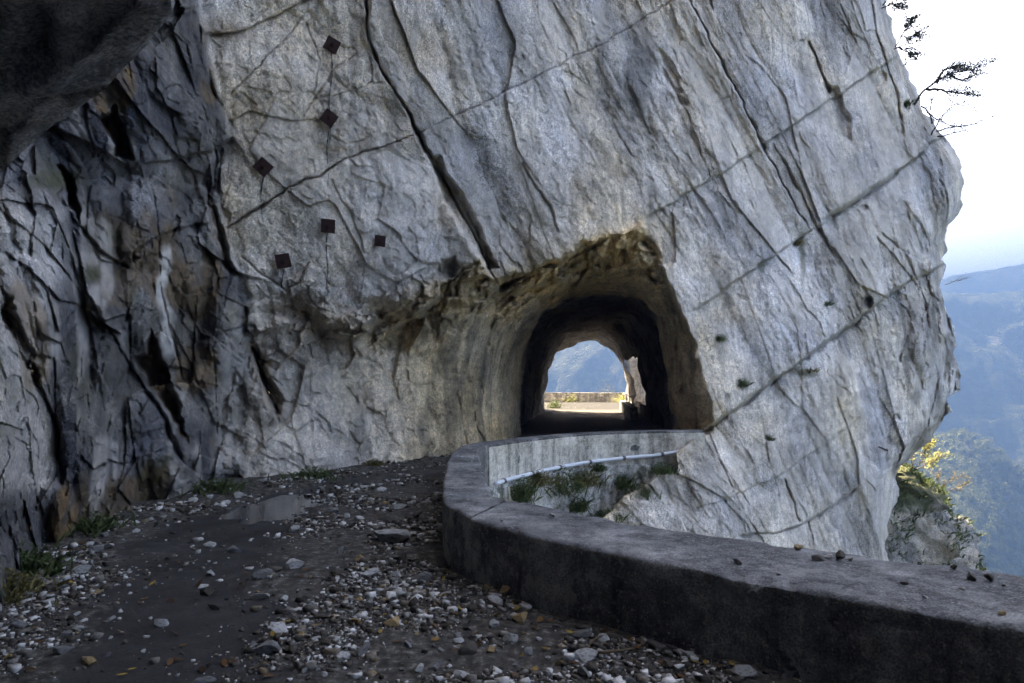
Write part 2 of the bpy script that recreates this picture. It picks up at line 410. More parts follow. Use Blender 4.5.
MOUTH = [(519, 475), (520, 430), (521, 385), (525, 352), (533, 328), (546, 311), (565, 299), (590, 294), (620, 294), (643, 300), (656, 318), (664, 348), (670, 395), (675, 430), (677, 475)]
XS = [(-1500, 800), (-900, 815), (-300, 858), (-60, 880), (0, 886), (30, 893), (58, 905), (80, 912), (105, 922), (130, 936), (150, 951), (165, 961), (178, 966), (200, 963), (225, 953), (240, 949), (265, 947), (285, 945), (300, 949), (325, 953), (350, 960), (370, 958), (390, 954), (410, 948), (428, 942), (442, 932), (455, 914), (470, 903), (495, 896), (520, 891), (560, 890), (620, 888), (1000, 870)]
def xs_of(py):
    a = np.array(XS, float); return np.interp(py, a[:, 0], a[:, 1])

CRACKS = [  # points, half width px, groove depth m, step m (right/below side pushed back), fade ends
    ([(222, 230), (245, 217), (265, 205), (290, 186), (320, 178), (345, 159), (365, 152), (385, 147), (410, 138), (430, 128)], 2.0, .28, -.07),
    ([(430, 128), (460, 114), (520, 84), (600, 45), (640, 20), (690, -10)], 1.5, .12, -.05),
    ([(366, -20), (368, 40), (384, 75), (410, 115), (425, 150), (447, 185), (472, 230), (490, 270), (500, 285)], 3.2, .55, .0),
    ([(640, -80), (690, 0), (715, 50), (745, 110), (765, 150), (790, 197), (812, 235)], 3.6, .45, -.22),
    ([(688, 442), (720, 420), (760, 392), (800, 362), (850, 325), (880, 300), (920, 276), (955, 260)], 3.4, .45, .45),
    ([(640, 222), (700, 187), (770, 141), (843, 93), (880, 67), (910, 48)], 1.7, .2, .18),
    ([(820, 222), (857, 200), (890, 178), (933, 143), (955, 128)], 3.0, .5, .4),
    ([(690, 314), (745, 275), (815, 228), (857, 200)], 1.6, .18, .22),
    ([(735, 536), (780, 532), (800, 526), (830, 510), (860, 487)], 2.4, .3, .1),
    ([(783, 478), (792, 500), (801, 524)], 2.2, .22, .05),
    ([(690, 512), (745, 492), (790, 470), (830, 440), (870, 412)], 1.4, .10, .06),
    ([(868, -20), (876, 30), (886, 62), (896, 92), (905, 140)], 2.6, .30, .1),
    ([(808, 40), (822, 75), (830, 95)], 5.0, .35, .0),
    ([(520, 160), (548, 205), (560, 235)], 2.0, .14, .06),
    ([(770, 140), (785, 165), (800, 190), (812, 215), (835, 260)], 2.5, .22, .1),
    ([(660, 60), (690, 120), (705, 165), (730, 210)], 1.6, .12, .05),
    ([(880, 230), (905, 252), (925, 300), (930, 330)], 2.2, .2, .06),
    ([(250, 345), (262, 372), (270, 395), (280, 415)], 5.0, .55, .0),
    ([(200, 36), (236, 33), (262, 22), (290, 8), (320, -8)], 3.0, .22, .12),
    ([(228, 95), (255, 70), (285, 40), (305, 12)], 1.4, .09, .0),
    ([(300, 120), (335, 68), (360, 50)], 1.2, .08, .0),
    ([(312, 95), (320, 60), (305, 20)], 1.2, .07, .0),
    ([(225, 125), (250, 112), (275, 118), (300, 122), (330, 118)], 2.0, .09, .04),
    ([(330, 178), (340, 200), (352, 215), (365, 255)], 1.3, .07, .03),
    ([(240, 255), (262, 275), (285, 290), (300, 282), (310, 262)], 2.2, .16, -.05),
    ([(310, 100), (350, 92), (375, 80)], 1.2, .06, .0),
    ([(330, 135), (345, 143), (365, 140)], 1.4, .08, .0),
    # dark wet wall
    ([(140, 165), (180, 158), (210, 152), (234, 136)], 3.2, 0.180, .20),
    ([(0, 250), (30, 270), (60, 300), (95, 310), (118, 345), (135, 375), (160, 410), (185, 470)], 3.2, 0.210, .10),
    ([(60, 195), (75, 220), (100, 250), (120, 262), (150, 240), (180, 228), (215, 222)], 2.5, 0.132, .12),
    ([(150, 180), (158, 225), (160, 280), (170, 330), (185, 385)], 2.5, 0.132, -.10),
    ([(200, 100), (210, 130), (216, 160), (212, 200), (222, 250), (215, 300)], 2.6, 0.150, -.12),
    ([(0, 300), (20, 350), (40, 385), (60, 430), (62, 490)], 3.5, 0.180, .16),
    ([(25, 175), (35, 215), (30, 260)], 2.5, 0.120, .1),
    ([(232, 262), (225, 300), (212, 350), (218, 420), (212, 470)], 2.4, 0.120, -.15),
]
BLOBS = [  # small holes: x, y, rx, ry, angle, depth
    (866, 205, 6, 4, 30, .25), (905, 105, 4, 7, 10, .35), (866, 302, 7, 8, 0, .45), (920, 452, 7, 16, 30, .7), (938, 428, 8, 12, 30, .5), (947, 360, 7, 28, 5, .45), (880, 80, 6, 10, 30, .2)]
CLEFTS = [
    ([(950, 386), (938, 424), (914, 438), (899, 466), (893, 484), (906, 480), (926, 454), (946, 430)], .9),  # ragged openings in the rock: outline, depth
    ([(132, 358), (144, 350), (152, 331), (159, 350), (166, 372), (179, 402), (188, 446), (180, 434), (166, 408), (148, 384)], .75),
    ([(99, 120), (116, 103), (124, 124), (135, 160), (116, 158), (108, 136)], .8), ([(58, 166), (70, 172), (77, 196), (79, 222), (68, 204)], .8),
    ([(253, 342), (262, 352), (268, 376), (283, 398), (277, 421), (265, 396), (256, 366)], .4),
    ([(424, 150), (440, 158), (462, 196), (478, 222), (497, 268), (486, 272), (470, 246), (446, 205)], .55), ([(440, 262), (452, 255), (461, 268), (450, 281), (438, 276)], .45),
    ([(0, 285), (12, 300), (34, 352), (46, 392), (34, 384), (14, 340), (0, 316)], .35), ([(205, 180), (214, 196), (226, 240), (238, 278), (228, 276), (212, 236)], .4),
    ([(826, 86), (836, 84), (850, 120), (852, 146), (840, 138), (832, 112)], .28), ([(655, 44), (672, 60), (690, 108), (683, 112), (664, 80)], .25)]

def relief(px, py):
    """depth of the rock face in each direction, with its colour masks"""
    px = np.asarray(px, f4); py = np.asarray(py, f4)
    q = np.stack([px/40, py/40, np.zeros_like(px)], -1)
    jx = 7*fbm(q, 4, 3); jy = 7*fbm(q+31.7, 4, 5)
    wx = px+jx; wy = py+jy
    ab = np.array(X_AB, float); bc = np.array(X_BC, float)
    fade = ss(900, 700, py)
    dA = np.interp(wy, ab[:, 0], ab[:, 1])-wx                 # >0 inside A
    dC = wx-np.interp(wy, bc[:, 0], bc[:, 1])                 # >0 inside C
    yA, yB, yC, yE = TA(px, py), TB(px, py), TC(px, py), TE(px, py)
    mA = ss(-7, 7, dA); mC = ss(-4, 4, dC)
    jb = np.stack([px/17, py/17, np.ones_like(px)], -1); eps = psdf(px+jx*1.0+5*fbm(jb, 3, 11), py+jy*1.0+5*fbm(jb+9, 3, 12), E_POLY)
    soft = np.where(px < 440, 26, 5).astype(f4)
    mE = 1-ss(-soft, soft*.25, eps)
    Y = yB*(1-mC)+yC*mC
    Y = Y*(1-mE)+yE*mE
    Y = Y*(1-mA)+yA*mA
    xe = xs_of(py)-px
    Y = Y+np.where(xe < 24, 1.8*np.clip(1-xe/24, 0, 1)**2, 0)
    Y0 = Y
    P = at(px, py, Y)
    X, Yw, Z = P[..., 0], P[..., 1], P[..., 2]
    q1 = .84*X+.54*Z+.35*Yw; q2 = -.54*X+.84*Z; q3 = .8*Yw-.3*X
    wob = np.stack([fbm(P*.9, 3, 21), fbm(P*.9+7, 3, 22), fbm(P*.9+13, 3, 23)], -1)
    QJ = np.stack([q1, q3, q2], -1)+wob*.12
    QN = P+wob*.15
    S1 = QJ*np.array([.52, .40, .15], f4)
    J1 = chisel(S1, 1); J2 = chisel(S1*2.4+3, 2); J3 = chisel(S1*5.6+5, 3); J4 = chisel(QJ*np.array([5, 4, 2.2], f4), 4)
    S2 = QN*np.array([.55, .55, .45], f4)
    K1 = chisel(S2, 5); K2 = chisel(S2*2.3+3, 6); K3 = chisel(S2*5.2+5, 7); K4 = chisel(S2*12+5, 8)
    SA = (QJ-wob*.05); SN = P+wob*.07
    A1, _, I1 = facets(SA*np.array([.60, .45, .24], f4), 21, .9, .5, None, True); A2, _, I2 = facets(SA*np.array([1.7, 1.2, .62], f4), 22, .9, .5, None, True); A3, _ = facets(SA*np.array([4.4, 3.2, 1.8], f4), 23, .9, .5)
    B1, _, I3 = facets(SN*np.array([.62, .62, .50], f4), 24, 1., .5, None, True); B2, _ = facets(SN*1.5, 25, 1., .5); B3, _ = facets(SN*3.4, 26, 1., .5); B4, _ = facets(SN*8., 27, 1., .5)
    n = fbm(P*2.3, 5, 60, .6); grit = fbm(P*13, 3, 66, .7); broad = fbm(P*.35, 3, 77)
    blocky = np.exp(-((eps+12)/24)**2)*np.where(px > 440, ss(5, -3, eps), 1)*ss(720, 640, px)*ss(225, 300, px)*ss(470, 330, py)
    aA = mA; aE = mE*(1-mA); aC = mC*(1-mE)*(1-mA); aB = (1-mC)*(1-mE)*(1-mA)
    edge = ss(840, 930, px)*ss(60, 330, py)
    rgh = .65+.7*ss(-.20, .35, fbm(P*.3, 3, 78))            # some slabs stay smooth, some break up
    rg2 = ss(-.12, .25, fbm(P*.45+30, 3, 79))
    ex = aC*(.55*J1+rgh*(.13*J2+.07*J3+.03*J4)+.13*A1+rg2*(.075*A2+.045*A3)+.020*B4+edge*(.55*K1+.22*K2+.20*B1+.10*B2))
    ex = ex+aB*(.36*K1+.05*J1+rgh*(.16*K2+.075*K3+.025*K4)+.06*B1+rg2*.04*B2+.022*B3+.014*B4)
    ex = ex+aA*(1.05*K1+.50*K2+.14*K3+.30*B1+.14*B2+.04*B3+.025*B4+.10*A1)
    ex = ex+aE*(.34*K1+.18*K2+.07*K3+.025*K4+.10*B1+.06*B2+.03*B3+.012*B4)+blocky*(.45*K2+.20*K3+.42*B2+.20*B3+.07*B4)
    ex = ex+.014*n+.012*grit+.05*broad
    crk = np.zeros_like(Y)
    for k, (pts, w, dep, step) in enumerate(CRACKS):
        x0 = min(p[0] for p in pts)-70; x1 = max(p[0] for p in pts)+70; y0 = min(p[1] for p in pts)-70; y1 = max(p[1] for p in pts)+70
        m = (px > x0) & (px < x1) & (py > y0) & (py < y1)
        if not m.any(): continue
        k2 = np.stack([px[m]/14, py[m]/14, np.full(m.sum(), k*3.7)], -1)
        D, S, T = polyline(px[m]+2.6*fbm(k2, 4, 90), py[m]+2.6*fbm(k2+50, 4, 91), pts)
        wv = w*.62*np.clip(.55+1.3*fbm(k2*.6, 3, 93), .12, 1.7); fe = ss(0, .06, T)*ss(1, .94, T)
        g = np.exp(-(D/np.maximum(wv, .5))**2)*fe
        ex[m] += dep*.8*g+step*fe*np.where(S > 0, 1, -.2)*np.exp(-D/28)*ss(0, 1.5, D)
        crk[m] = np.maximum(crk[m], g*min(1, dep/.25))
    cav = np.zeros_like(Y)
    for (bx, by, rx, ry, an, dep) in BLOBS:
        c, s_ = math.cos(R(an)), math.sin(R(an)); dx = wx+jx*.4-bx; dy = wy-by
        rr = np.hypot((c*dx+s_*dy)/rx, (-s_*dx+c*dy)/ry); g = 1-ss(.55, 1.05, rr)
        ex = ex+dep*g; cav = np.maximum(cav, g*min(1, dep))
    jq = np.stack([px/11, py/11, 0*px], -1); cjx = 5*fbm(jq, 3, 130); cjy = 5*fbm(jq+8, 3, 131)
    for poly, dep in CLEFTS:
        m = inside_box(px, py, poly, 25)
        if not m.any(): continue
        sd_ = psdf(px[m]+cjx[m], py[m]+cjy[m], poly); g = 1-ss(-5, 1.5, sd_); ex[m] += dep*g; cav[m] = np.maximum(cav[m], g*min(1, dep))
    mm_ = inside_box(px, py, MOUTH, 60)
    if mm_.any(): ex[mm_] += 1.5*np.exp(-np.maximum(psdf(px[mm_]+cjx[mm_]*.8, py[mm_]+cjy[mm_]*.8, MOUTH), -3)/9)*mE[mm_]
    # masks
    N1 = fbm(P*.5, 4, 101); N2 = fbm(P*1.4, 5, 102); N3 = fbm(P*np.array([2.2, 2.2, .28], f4), 4, 103); N4 = fbm(P*.9+40, 4, 104)
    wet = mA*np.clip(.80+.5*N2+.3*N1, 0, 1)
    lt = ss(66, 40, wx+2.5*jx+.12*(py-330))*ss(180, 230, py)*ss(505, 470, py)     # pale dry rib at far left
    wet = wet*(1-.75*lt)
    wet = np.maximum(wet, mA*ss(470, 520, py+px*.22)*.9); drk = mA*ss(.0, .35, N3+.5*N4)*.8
    ribs = mA*ss(.1, .32, N3)*.55
    ww = ss(8, 2, np.abs(wx-(163+(wy-250)*.09)-3*N2*4))*ss(240, 255, py)*ss(362, 350, py)*mA
    wedge = ss(26, 4, np.abs(wx-233+(wy-400)*.06))*ss(290, 330, py)*ss(480, 460, py)
    wet = wet*(1-.55*wedge)
    brown = np.maximum(aE, (1-mA)*.8*np.exp(-np.maximum(eps, 0)/14)*ss(760, 700, px))*np.clip(.85+.5*N1, 0, 1)*(.15+.85*ss(280, 420, px+.5*(360-py)))+blocky*.5*(1-mA)
    brown = np.maximum(brown, aB*np.clip(.22+.9*N1+.3*N4, 0, .75))
    brown = np.maximum(brown, aC*np.clip(-.10+1.0*N1, 0, .45))
    brown = np.clip(brown*(1-.45*ss(600, 660, px)), 0, 1)
    dark = np.zeros_like(Y)
    for (sx, sy, rx, ry) in ((933, 330, 9, 34), (940, 300, 10, 16), (919, 398, 6, 12), (866, 302, 10, 10), (906, 270, 30, 10), (880, 165, 40, 60), (925, 150, 25, 50), (420, 435, 5, 20), (922, 438, 16, 18), (898, 470, 8, 16), (950, 350, 8, 25), (640, 70, 18, 60)):
        dark = np.maximum(dark, (1-ss(.5, 1.15, np.hypot((wx-sx)/rx, (wy-sy)/ry)))*(.8 if rx < 20 else .34))
    dark = np.maximum(dark, ss(.16, .42, N3)*aC*.45*(N1 > -.1))
    dark = np.maximum(dark, aE*ss(.12, .35, N3)*.6*ss(240, 330, py))
    dark = np.maximum(dark, aE*np.clip(.45+1.6*N3+.8*N2, 0, 1)*.75*np.maximum(ss(420, 535, px)*ss(720, 640, px)*.55, .7*ss(630, 665, px)))  # mostly shade painted in towards the tunnel mouth and jamb, broken into streaks
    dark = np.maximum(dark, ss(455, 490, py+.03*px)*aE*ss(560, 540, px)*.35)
    dark = np.maximum(np.maximum(dark, crk*.55), drk*(1-.8*lt))
    och = np.maximum(cav*mA*.9, ss(14, 3, np.abs(wx-266-(wy-380)*.35))*ss(335, 350, py)*ss(430, 410, py)*.8)
    och = np.maximum(och, np.exp(-((wx-225)/22)**2-((wy-32)/14)**2)*.7)
    och = np.maximum(och, np.exp(-((wx-250)/30)**2-((wy-105)/16)**2)*.35)
    och = np.maximum(och, mA*ss(.12, .34, N4)*.7)
    och = np.maximum(och, np.exp(-((wx-455)/20)**2-((wy-300)/16)**2)*.35)
    dark = np.maximum(dark, aC*(.30*(I1 > .72)+.22*(I2 > .80)*rg2)+aB*.22*(I3 > .75)+aA*.5*(I3 > .6))
    white = np.maximum(ww, ribs*ss(0, .4, N2))+aC*ss(.26, .5, N3*.6+N2*.6)*.6
    white = np.maximum(white, np.exp(-((wx-330)/16)**2-((wy-225)/50)**2)*.45+np.exp(-((wx-395)/12)**2-((wy-225)/30)**2)*.5)
    white = np.maximum(white, wedge*.35*mA+lt*mA*.3)
    white = np.maximum(white, aC*(.35*(I1 < .25)+.25*(I2 < .15))+aB*(.12+.35*(I3 < .25))+aE*.30*ss(440, 330, px)+aA*.12*(I3 < .15))
    white = np.maximum(white, aC*.45*ss(.02, .35, N2)*ss(30, 0, np.abs(wy-(445-(wx-690)*.62)-45)))
    moss = np.zeros_like(Y)
    for (sx, sy, rx, ry) in ((808, 372, 16, 6), (798, 255, 4, 30), (90, 275, 12, 10), (757, 268, 5, 8), (740, 385, 5, 7), (718, 338, 8, 5), (50, 180, 30, 12), (640, 490, 16, 8)):
        moss = np.maximum(moss, (1-ss(.4, 1.2, np.hypot((wx+jx-sx)/rx, (wy-sy)/ry)))*.7)
    moss = np.maximum(moss, aA*ss(.3, .5, fbm(P*1.7+9, 3, 120))*.3)
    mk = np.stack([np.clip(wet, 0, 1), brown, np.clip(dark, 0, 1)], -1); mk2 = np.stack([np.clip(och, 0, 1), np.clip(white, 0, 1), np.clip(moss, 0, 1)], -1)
    return Y0+ex, mk, mk2

def build_cliff():
    rows = np.r_[-np.geomspace(1500, 24, 70), np.arange(-22, 576, 1.05), np.geomspace(577, 1000, 36)]
    cols = np.r_[np.arange(-420, -160, 10.), np.arange(-160, -8, 4.), np.arange(-8, 965.01, 1.05)]
    cols[-1] = 965
    S, PY = np.meshgrid(cols, rows)
    xe = xs_of(PY+4*fbm(np.stack([PY/9, PY*0, PY*0], -1), 4, 300))+2.6*fbm(np.stack([PY/16, PY*0, PY*0], -1), 5, 301, .65, True)-1.5
    kn = np.cumsum(rng.uniform(5, 24, 300))-1510; kv = rng.normal(0, 3.2, 300); xe = xe+np.interp(PY, kn, kv)
    PX = np.where(S < 600, S, 600+(S-600)*(xe-600)/365)
    Y, mk, mk2 = relief(PX, PY)
    V = at(PX, PY, Y)
    # the far side of the buttress, running back towards the tunnel's other end
    K = 46; t = np.linspace(0, 1, K+1)[1:]
    ox = np.interp(t, [0, .15, .4, .7, 1], [0, -.2, -1.2, -4.2, -8.5]); oy = np.interp(t, [0, .15, .4, .7, 1], [0, 1.0, 4, 8.5, 12])
    W = V[:, -1:, :]+np.stack([np.broadcast_to(ox, (len(rows), K)), np.broadcast_to(oy, (len(rows), K)), np.zeros((len(rows), K))], -1)
    nz = fbm(W*.6, 5, 400); h, _ = facets(W*.5, 401, 1, .3)
    amp = ss(0, .12, t)[None]
    W = W+np.stack([amp*(.5*nz+.4*h-.2), amp*.2*nz, 0*nz], -1)
    V = np.concatenate([V, W], 1); PXF = np.concatenate([PX, np.full((len(rows), K), 2000.)], 1); PYF = np.concatenate([PY, np.repeat(PY[:, -1:], K, 1)], 1)
    z = np.zeros((len(rows), K, 3)); z[..., 2] = .15
    mk = np.concatenate([mk, z], 1); mk2 = np.concatenate([mk2, z*0], 1)
    nr, nc = PXF.shape
    q = np.stack([PXF/9, PYF/9, PYF*0], -1)
    ins = inside(PXF+5.0*fbm(q*.6, 4, 310), PYF+5.0*fbm(q*.6+9, 4, 311), MOUTH).ravel()
    Q = grid_faces(nr, nc); Q = Q[~ins[Q].all(1)]
    mm = np.concatenate([mk, mk2], -1).reshape(-1, 6)
    Vc, Q, mm = compact(V.reshape(-1, 3), Q, mm)
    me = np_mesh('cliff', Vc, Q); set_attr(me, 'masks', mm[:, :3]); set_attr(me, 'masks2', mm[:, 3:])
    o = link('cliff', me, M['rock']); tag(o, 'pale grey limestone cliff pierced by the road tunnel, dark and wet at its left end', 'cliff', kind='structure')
    return rows, cols
build_cliff()

def cliff_pt(px, py, out=0.):
    y, _, _ = relief(np.array([[px]], f4), np.array([[py]], f4)); y = float(y[0, 0])-out
    return Vector(at(px, py, y))

def interp_path(pts, n):
    p = np.array(pts, float); L = np.r_[0, np.cumsum(np.linalg.norm(np.diff(p, axis=0), axis=1))]
    s = np.linspace(0, L[-1], n); return np.stack([np.interp(s, L, p[:, k]) for k in range(p.shape[1])], -1)

def smooth_path(pts, n, it=2):
    p = np.array(pts, float)
    for _ in range(it):
        a = p[:-1]*.75+p[1:]*.25; b = p[:-1]*.25+p[1:]*.75
        p = np.concatenate([p[:1], np.stack([a, b], 1).reshape(-1, p.shape[1]), p[-1:]])
    return interp_path(p, n)

# ------------------------------------------------------------------ tunnel bore
def build_tunnel():
    n = 110; K = 90
    mo = smooth_path(MOUTH, n); y0, _, _ = relief(mo[:, 0], mo[:, 1])
    c = mo.mean(0); mo2 = c+(mo-c)*1.06
    A = at(mo2[:, 0], mo2[:, 1], np.clip(y0, 16.0, 22)+.05)
    EXITC = [(544, 440), (545, 412), (546, 388), (549, 370), (557, 356), (571, 345), (588, 339), (602, 341), (612, 350), (620, 364), (625, 380), (628, 402), (629, 440)]
    B = at(*smooth_path(EXITC, n).T, 42.)
    A20 = at(mo2[:, 0], mo2[:, 1], 22.4)
    t = np.linspace(0, 1, K)
    V = np.empty((K, n, 3))
    for i, u in enumerate(t):
        w = u**1.0; Vi = A20*(1-w)+B*w
        V[i] = Vi if u > .08 else (A*(1-u/.08)+(A20*(1-.08)+B*.08)*(u/.08))
    ctr = V.mean(1, keepdims=True); rad = V-ctr; rad[..., 1] = 0; L = np.linalg.norm(rad, axis=-1, keepdims=True); rad = rad/np.maximum(L, .1)
    h = chisel(V*.6, 501); h2 = chisel(V*1.7, 502); nn = fbm(V*1.2, 4, 503)
    amp = ss(0, .06, t)[:, None]
    d = amp*(.10+.42*h+.20*h2+.06*nn)
    V = V+rad*d[..., None]
    Q = grid_faces(K, n); cen = V.reshape(-1, 3)[Q].mean(1)
    j = (cen[:, 1] > 32.5) & (cen[:, 1] < 37.5) & (cen[:, 2] > .6) & (cen[:, 2] < 2.9) & (cen[:, 0] > 5.0)
    Vc, Qc, _ = compact(V.reshape(-1, 3), Q[~j])
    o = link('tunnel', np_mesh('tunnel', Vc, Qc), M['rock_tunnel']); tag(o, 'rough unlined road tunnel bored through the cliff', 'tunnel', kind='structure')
    # rock face round the far mouth
    xs = np.arange(-16, 10.2, .3); zs = np.r_[np.arange(-3, 8, .25), np.geomspace(8.2, 60, 30)]
    XX, ZZ = np.meshgrid(xs, zs); P = np.stack([XX, 42.3+0*XX+.02*ZZ, ZZ], -1)
    P[..., 1] += .4*facets(P*.6, 505, 1, .3)[0]+.3*fbm(P, 4, 506)-.2+np.clip(-XX, 0, 99)*.25
    ex = [(p[0]*42/F-CX*42/F, EYE-(p[1]-HY)*42/F) for p in EXITC]
    ins = inside(XX, ZZ, [(a*1.0, b) for a, b in ex]).ravel()
    Q = grid_faces(len(zs), len(xs)); Q = Q[~ins[Q].any(1)]
    Vc, Qc, _ = compact(P.reshape(-1, 3), Q)
    me = np_mesh('cliff_back', Vc, Qc)
    z = np.zeros((len(Vc), 3), f4); set_attr(me, 'masks', z); set_attr(me, 'masks2', z)
    o = link('cliff_beyond_tunnel', me, M['rock']); tag(o, 'sunlit rock face round the far mouth of the tunnel', 'cliff', kind='structure')
build_tunnel()

# ------------------------------------------------------------------ rock roof over the near road
def build_overhang():
    lip = smooth_path([(-6.2, 7.2, 3.0), (-5.5, 6.6, 3.35), (-4.72, 6.3, 3.74), (-3.92, 5.8, 3.9), (-3.2, 5.3, 3.97), (-2.56, 4.7, 3.96), (-2.18, 4.3, 3.96), (-1.91, 4.0, 3.98), (-1.55, 3.1, 4.2), (-1.1, 2.2, 4.3), (-.2, 1.2, 4.4), (1.2, .2, 4.4), (2.6, -1.0, 4.4), (4.4, -2.6, 4.4), (6.5, -4., 4.5), (9.5, -5.6, 4.5)], 420, 1)
    wall = smooth_path([(-6.6, 6.9), (-5.5, 5.5), (-4.7, 4.6), (-4.2, 3.6), (-3.9, 2), (-3.8, 0), (-3.9, -2), (-3.2, -4.5), (-.5, -6), (4, -6.6), (9.5, -6.6)], 420, 1)  # end run behind the camera is added, unseen, to block light from there
    NI = 150; NU = 60
    V = np.empty((420, NI+NU, 3))
    up = np.geomspace(.05, 45, NU)[::-1]
    for i in range(420):
        l = lip[i]; w = wall[i]
        V[i, :NU, 0] = l[0]-.0*up; V[i, :NU, 1] = l[1]+.10*np.minimum(up, 1); V[i, :NU, 2] = l[2]+up
        u = np.linspace(0, 1, NI); hor = np.clip(u/.72, 0, 1); ver = np.clip((u-.60)/.40, 0, 1)
        hx = 1-(1-hor)**1.25
        V[i, NU:, 0] = l[0]+(w[0]-l[0])*hx; V[i, NU:, 1] = l[1]+(w[1]-l[1])*hx
        V[i, NU:, 2] = l[2]-.35*np.sin(hor*3.14)*0-(l[2]+.7)*ver**1.6-.15*(1-np.exp(-u*20))*0
    wob = np.stack([fbm(V*.8, 3, 601), fbm(V*.8+5, 3, 602), fbm(V*.8+11, 3, 603)], -1)
    # foliation: long slabs
    qa = .73*V[..., 0]-.68*V[..., 1]; qb = .68*V[..., 0]+.73*V[..., 1]
    QQ = np.stack([qa*.35, V[..., 2]*.8, qb*1.3], -1)+wob*.25
    h1 = chisel(QQ, 605); h2 = chisel(QQ*2.4, 606)+.5*facets(QQ*1.7, 616, .9, .5)[0]; h3 = chisel(QQ*6, 607)+.5*facets(QQ*5, 617, .9, .5)[0]
    d = .34*h1+.22*h2+.10*h3+.22*chisel(V*1.3, 618)+.10*chisel(V*3.5, 619)+.02*fbm(V*2, 5, 608, .6)
    k = np.ones(NI+NU); k[:NU] = np.linspace(1, .4, NU)
    V[..., 2] += d*.9; V[..., 0] += .45*d+.05*wob[..., 0]; V[..., 1] += .45*d+.05*wob[..., 1]
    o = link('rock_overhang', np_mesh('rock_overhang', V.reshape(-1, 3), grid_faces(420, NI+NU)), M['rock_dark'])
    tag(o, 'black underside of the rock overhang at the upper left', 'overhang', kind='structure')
build_overhang()

# ------------------------------------------------------------------ parapet, retaining wall
# pairs of inner (road side) and outer (drop side) edge points in plan
NEAR = [((12.2, -6.2), (13.0, -5.2)), ((8.0, -2.0), (8.9, -1.1)), ((5.0, .92), (5.75, 2.0)), ((2.49, 3.32), (3.2, 4.27)), ((1.09, 4.43), (1.60, 5.30)), ((.35, 5.08), (.80, 5.98)), ((-.05, 5.55), (.30, 6.60)), ((-.36, 6.02), (-.02, 6.88))]
TURN = [((-.36, 6.02), (-.06, 6.86)), ((-.56, 6.35), (-.16, 7.05)), ((-.70, 6.9), (-.24, 7.4)), ((-.84, 8.2), (-.33, 8.3)), ((-.95, 10.0), (-.46, 10.0)), ((-1.0, 11.3), (-.54, 11.2)), ((-.97, 12.4), (-.56, 12.1)), ((-.76, 13.2), (-.44, 12.8))]
FAR = [((-.76, 13.2), (-.44, 12.8)), ((-.30, 13.95), (-.04, 13.5)), ((.35, 14.75), (.58, 14.35)), ((1.05, 15.55), (1.25, 15.2)), ((1.95, 16.2), (2.08, 15.85)), ((3.1, 16.65), (3.15, 16.25)), ((4.6, 16.95), (4.65, 16.5))]
TOP = .55
def section_wall(pairs, zin, zout, top, n, it=2, seed=0, amp=.02, slope=0.):
    flat = smooth_path([(*a, *b) for a, b in pairs], n, it)
    prof_n = []
    I = flat[:, :2]; O = flat[:, 2:]
    ks = []
    # profile: inner foot up to the top, across, down the outer face
    m = 16; ch = .035
    for k in np.linspace(0, 1, 14): ks.append((0, 'i', k))
    for k in np.linspace(0, 1, m): ks.append((k, 't', 1))
    for k in np.linspace(0, 1, 14): ks.append((1, 'o', 1-k))
    V = np.empty((n, len(ks), 3))
    for j, (a, w, h) in enumerate(ks):
        if w == 't':
            aa = ch+(1-2*ch)*a; V[:, j, :2] = I*(1-aa)+O*aa; V[:, j, 2] = top+slope*(.5-a)
        elif w == 'i':
            V[:, j, :2] = I; V[:, j, 2] = zin+(top-.022+slope*.5-zin)*h
        else:
            V[:, j, :2] = O; V[:, j, 2] = zout+(top-.022-slope*.5-zout)*h
    nn = fbm(V*1.3, 4, 700+seed); n2 = fbm(V*6, 4, 710+seed)
    chip = np.clip(fbm(V*3.1, 5, 720+seed, .6)-.10, 0, 1)
    V[..., 2] += amp*.6*nn+amp*.35*n2
    dirv = O-I; dirv /= np.linalg.norm(dirv, axis=1, keepdims=True)
    sgn = np.array([1 if w == 'i' else (-1 if w == 'o' else 0) for (_, w, _) in ks])
    edge = np.array([1. if (w == 't' and (a < .01 or a > .99)) or (w != 't' and h > .9) else 0. for (a, w, h) in ks])
    V[..., :2] += dirv[:, None, :]*((amp*nn+amp*.4*n2)[..., None]+.24*(chip*edge*np.where(sgn == 0, 0, sgn))[..., None])
    V[..., 2] -= .17*chip*edge
    nr, nc = V.shape[:2]
    return V.reshape(-1, 3), grid_faces(nr, nc)[:, ::-1], nc, nr

def wall_part(name, pairs, mat, parent, zin=-.15, zout=-.25, top=TOP, n=300, seed=0, caps=True, cop=None, amp=.02, it=2, slope=0., label=None):
    V, Q, nc, nr = section_wall(pairs, zin, zout, top, n, it, seed, amp, slope)
    faces = [tuple(q) for q in Q]
    if caps:
        faces.append(tuple(range(nc))); faces.append(tuple(range((nr-1)*nc+nc-1, (nr-1)*nc-1, -1)))
    me = py_mesh(name, V, faces)
    o = link(name, me, mat, parent)
    if cop:
        me.materials.append(cop)
        idx = [1 if (abs(p.normal.z) > .6) else 0 for p in me.polygons]
        me.polygons.foreach_set('material_index', idx)
    if label: o['label'] = label
    return o
par = empty('parapet_wall', (0, 0, 0))
tag(par, 'low thick grey concrete parapet looping round the bend between road and drop', 'parapet wall')
wall_part('straight_section', NEAR, M['concrete'], par, n=420, seed=1, cop=M['coping'], zout=-.9, label='wide dark section nearest the viewer with a smooth slab top')
wall_part('curved_section', TURN, M['concrete'], par, n=260, seed=2, cop=M['coping'], top=TOP+.006, zout=-.9, amp=.03, label='narrower rough section round the hairpin')
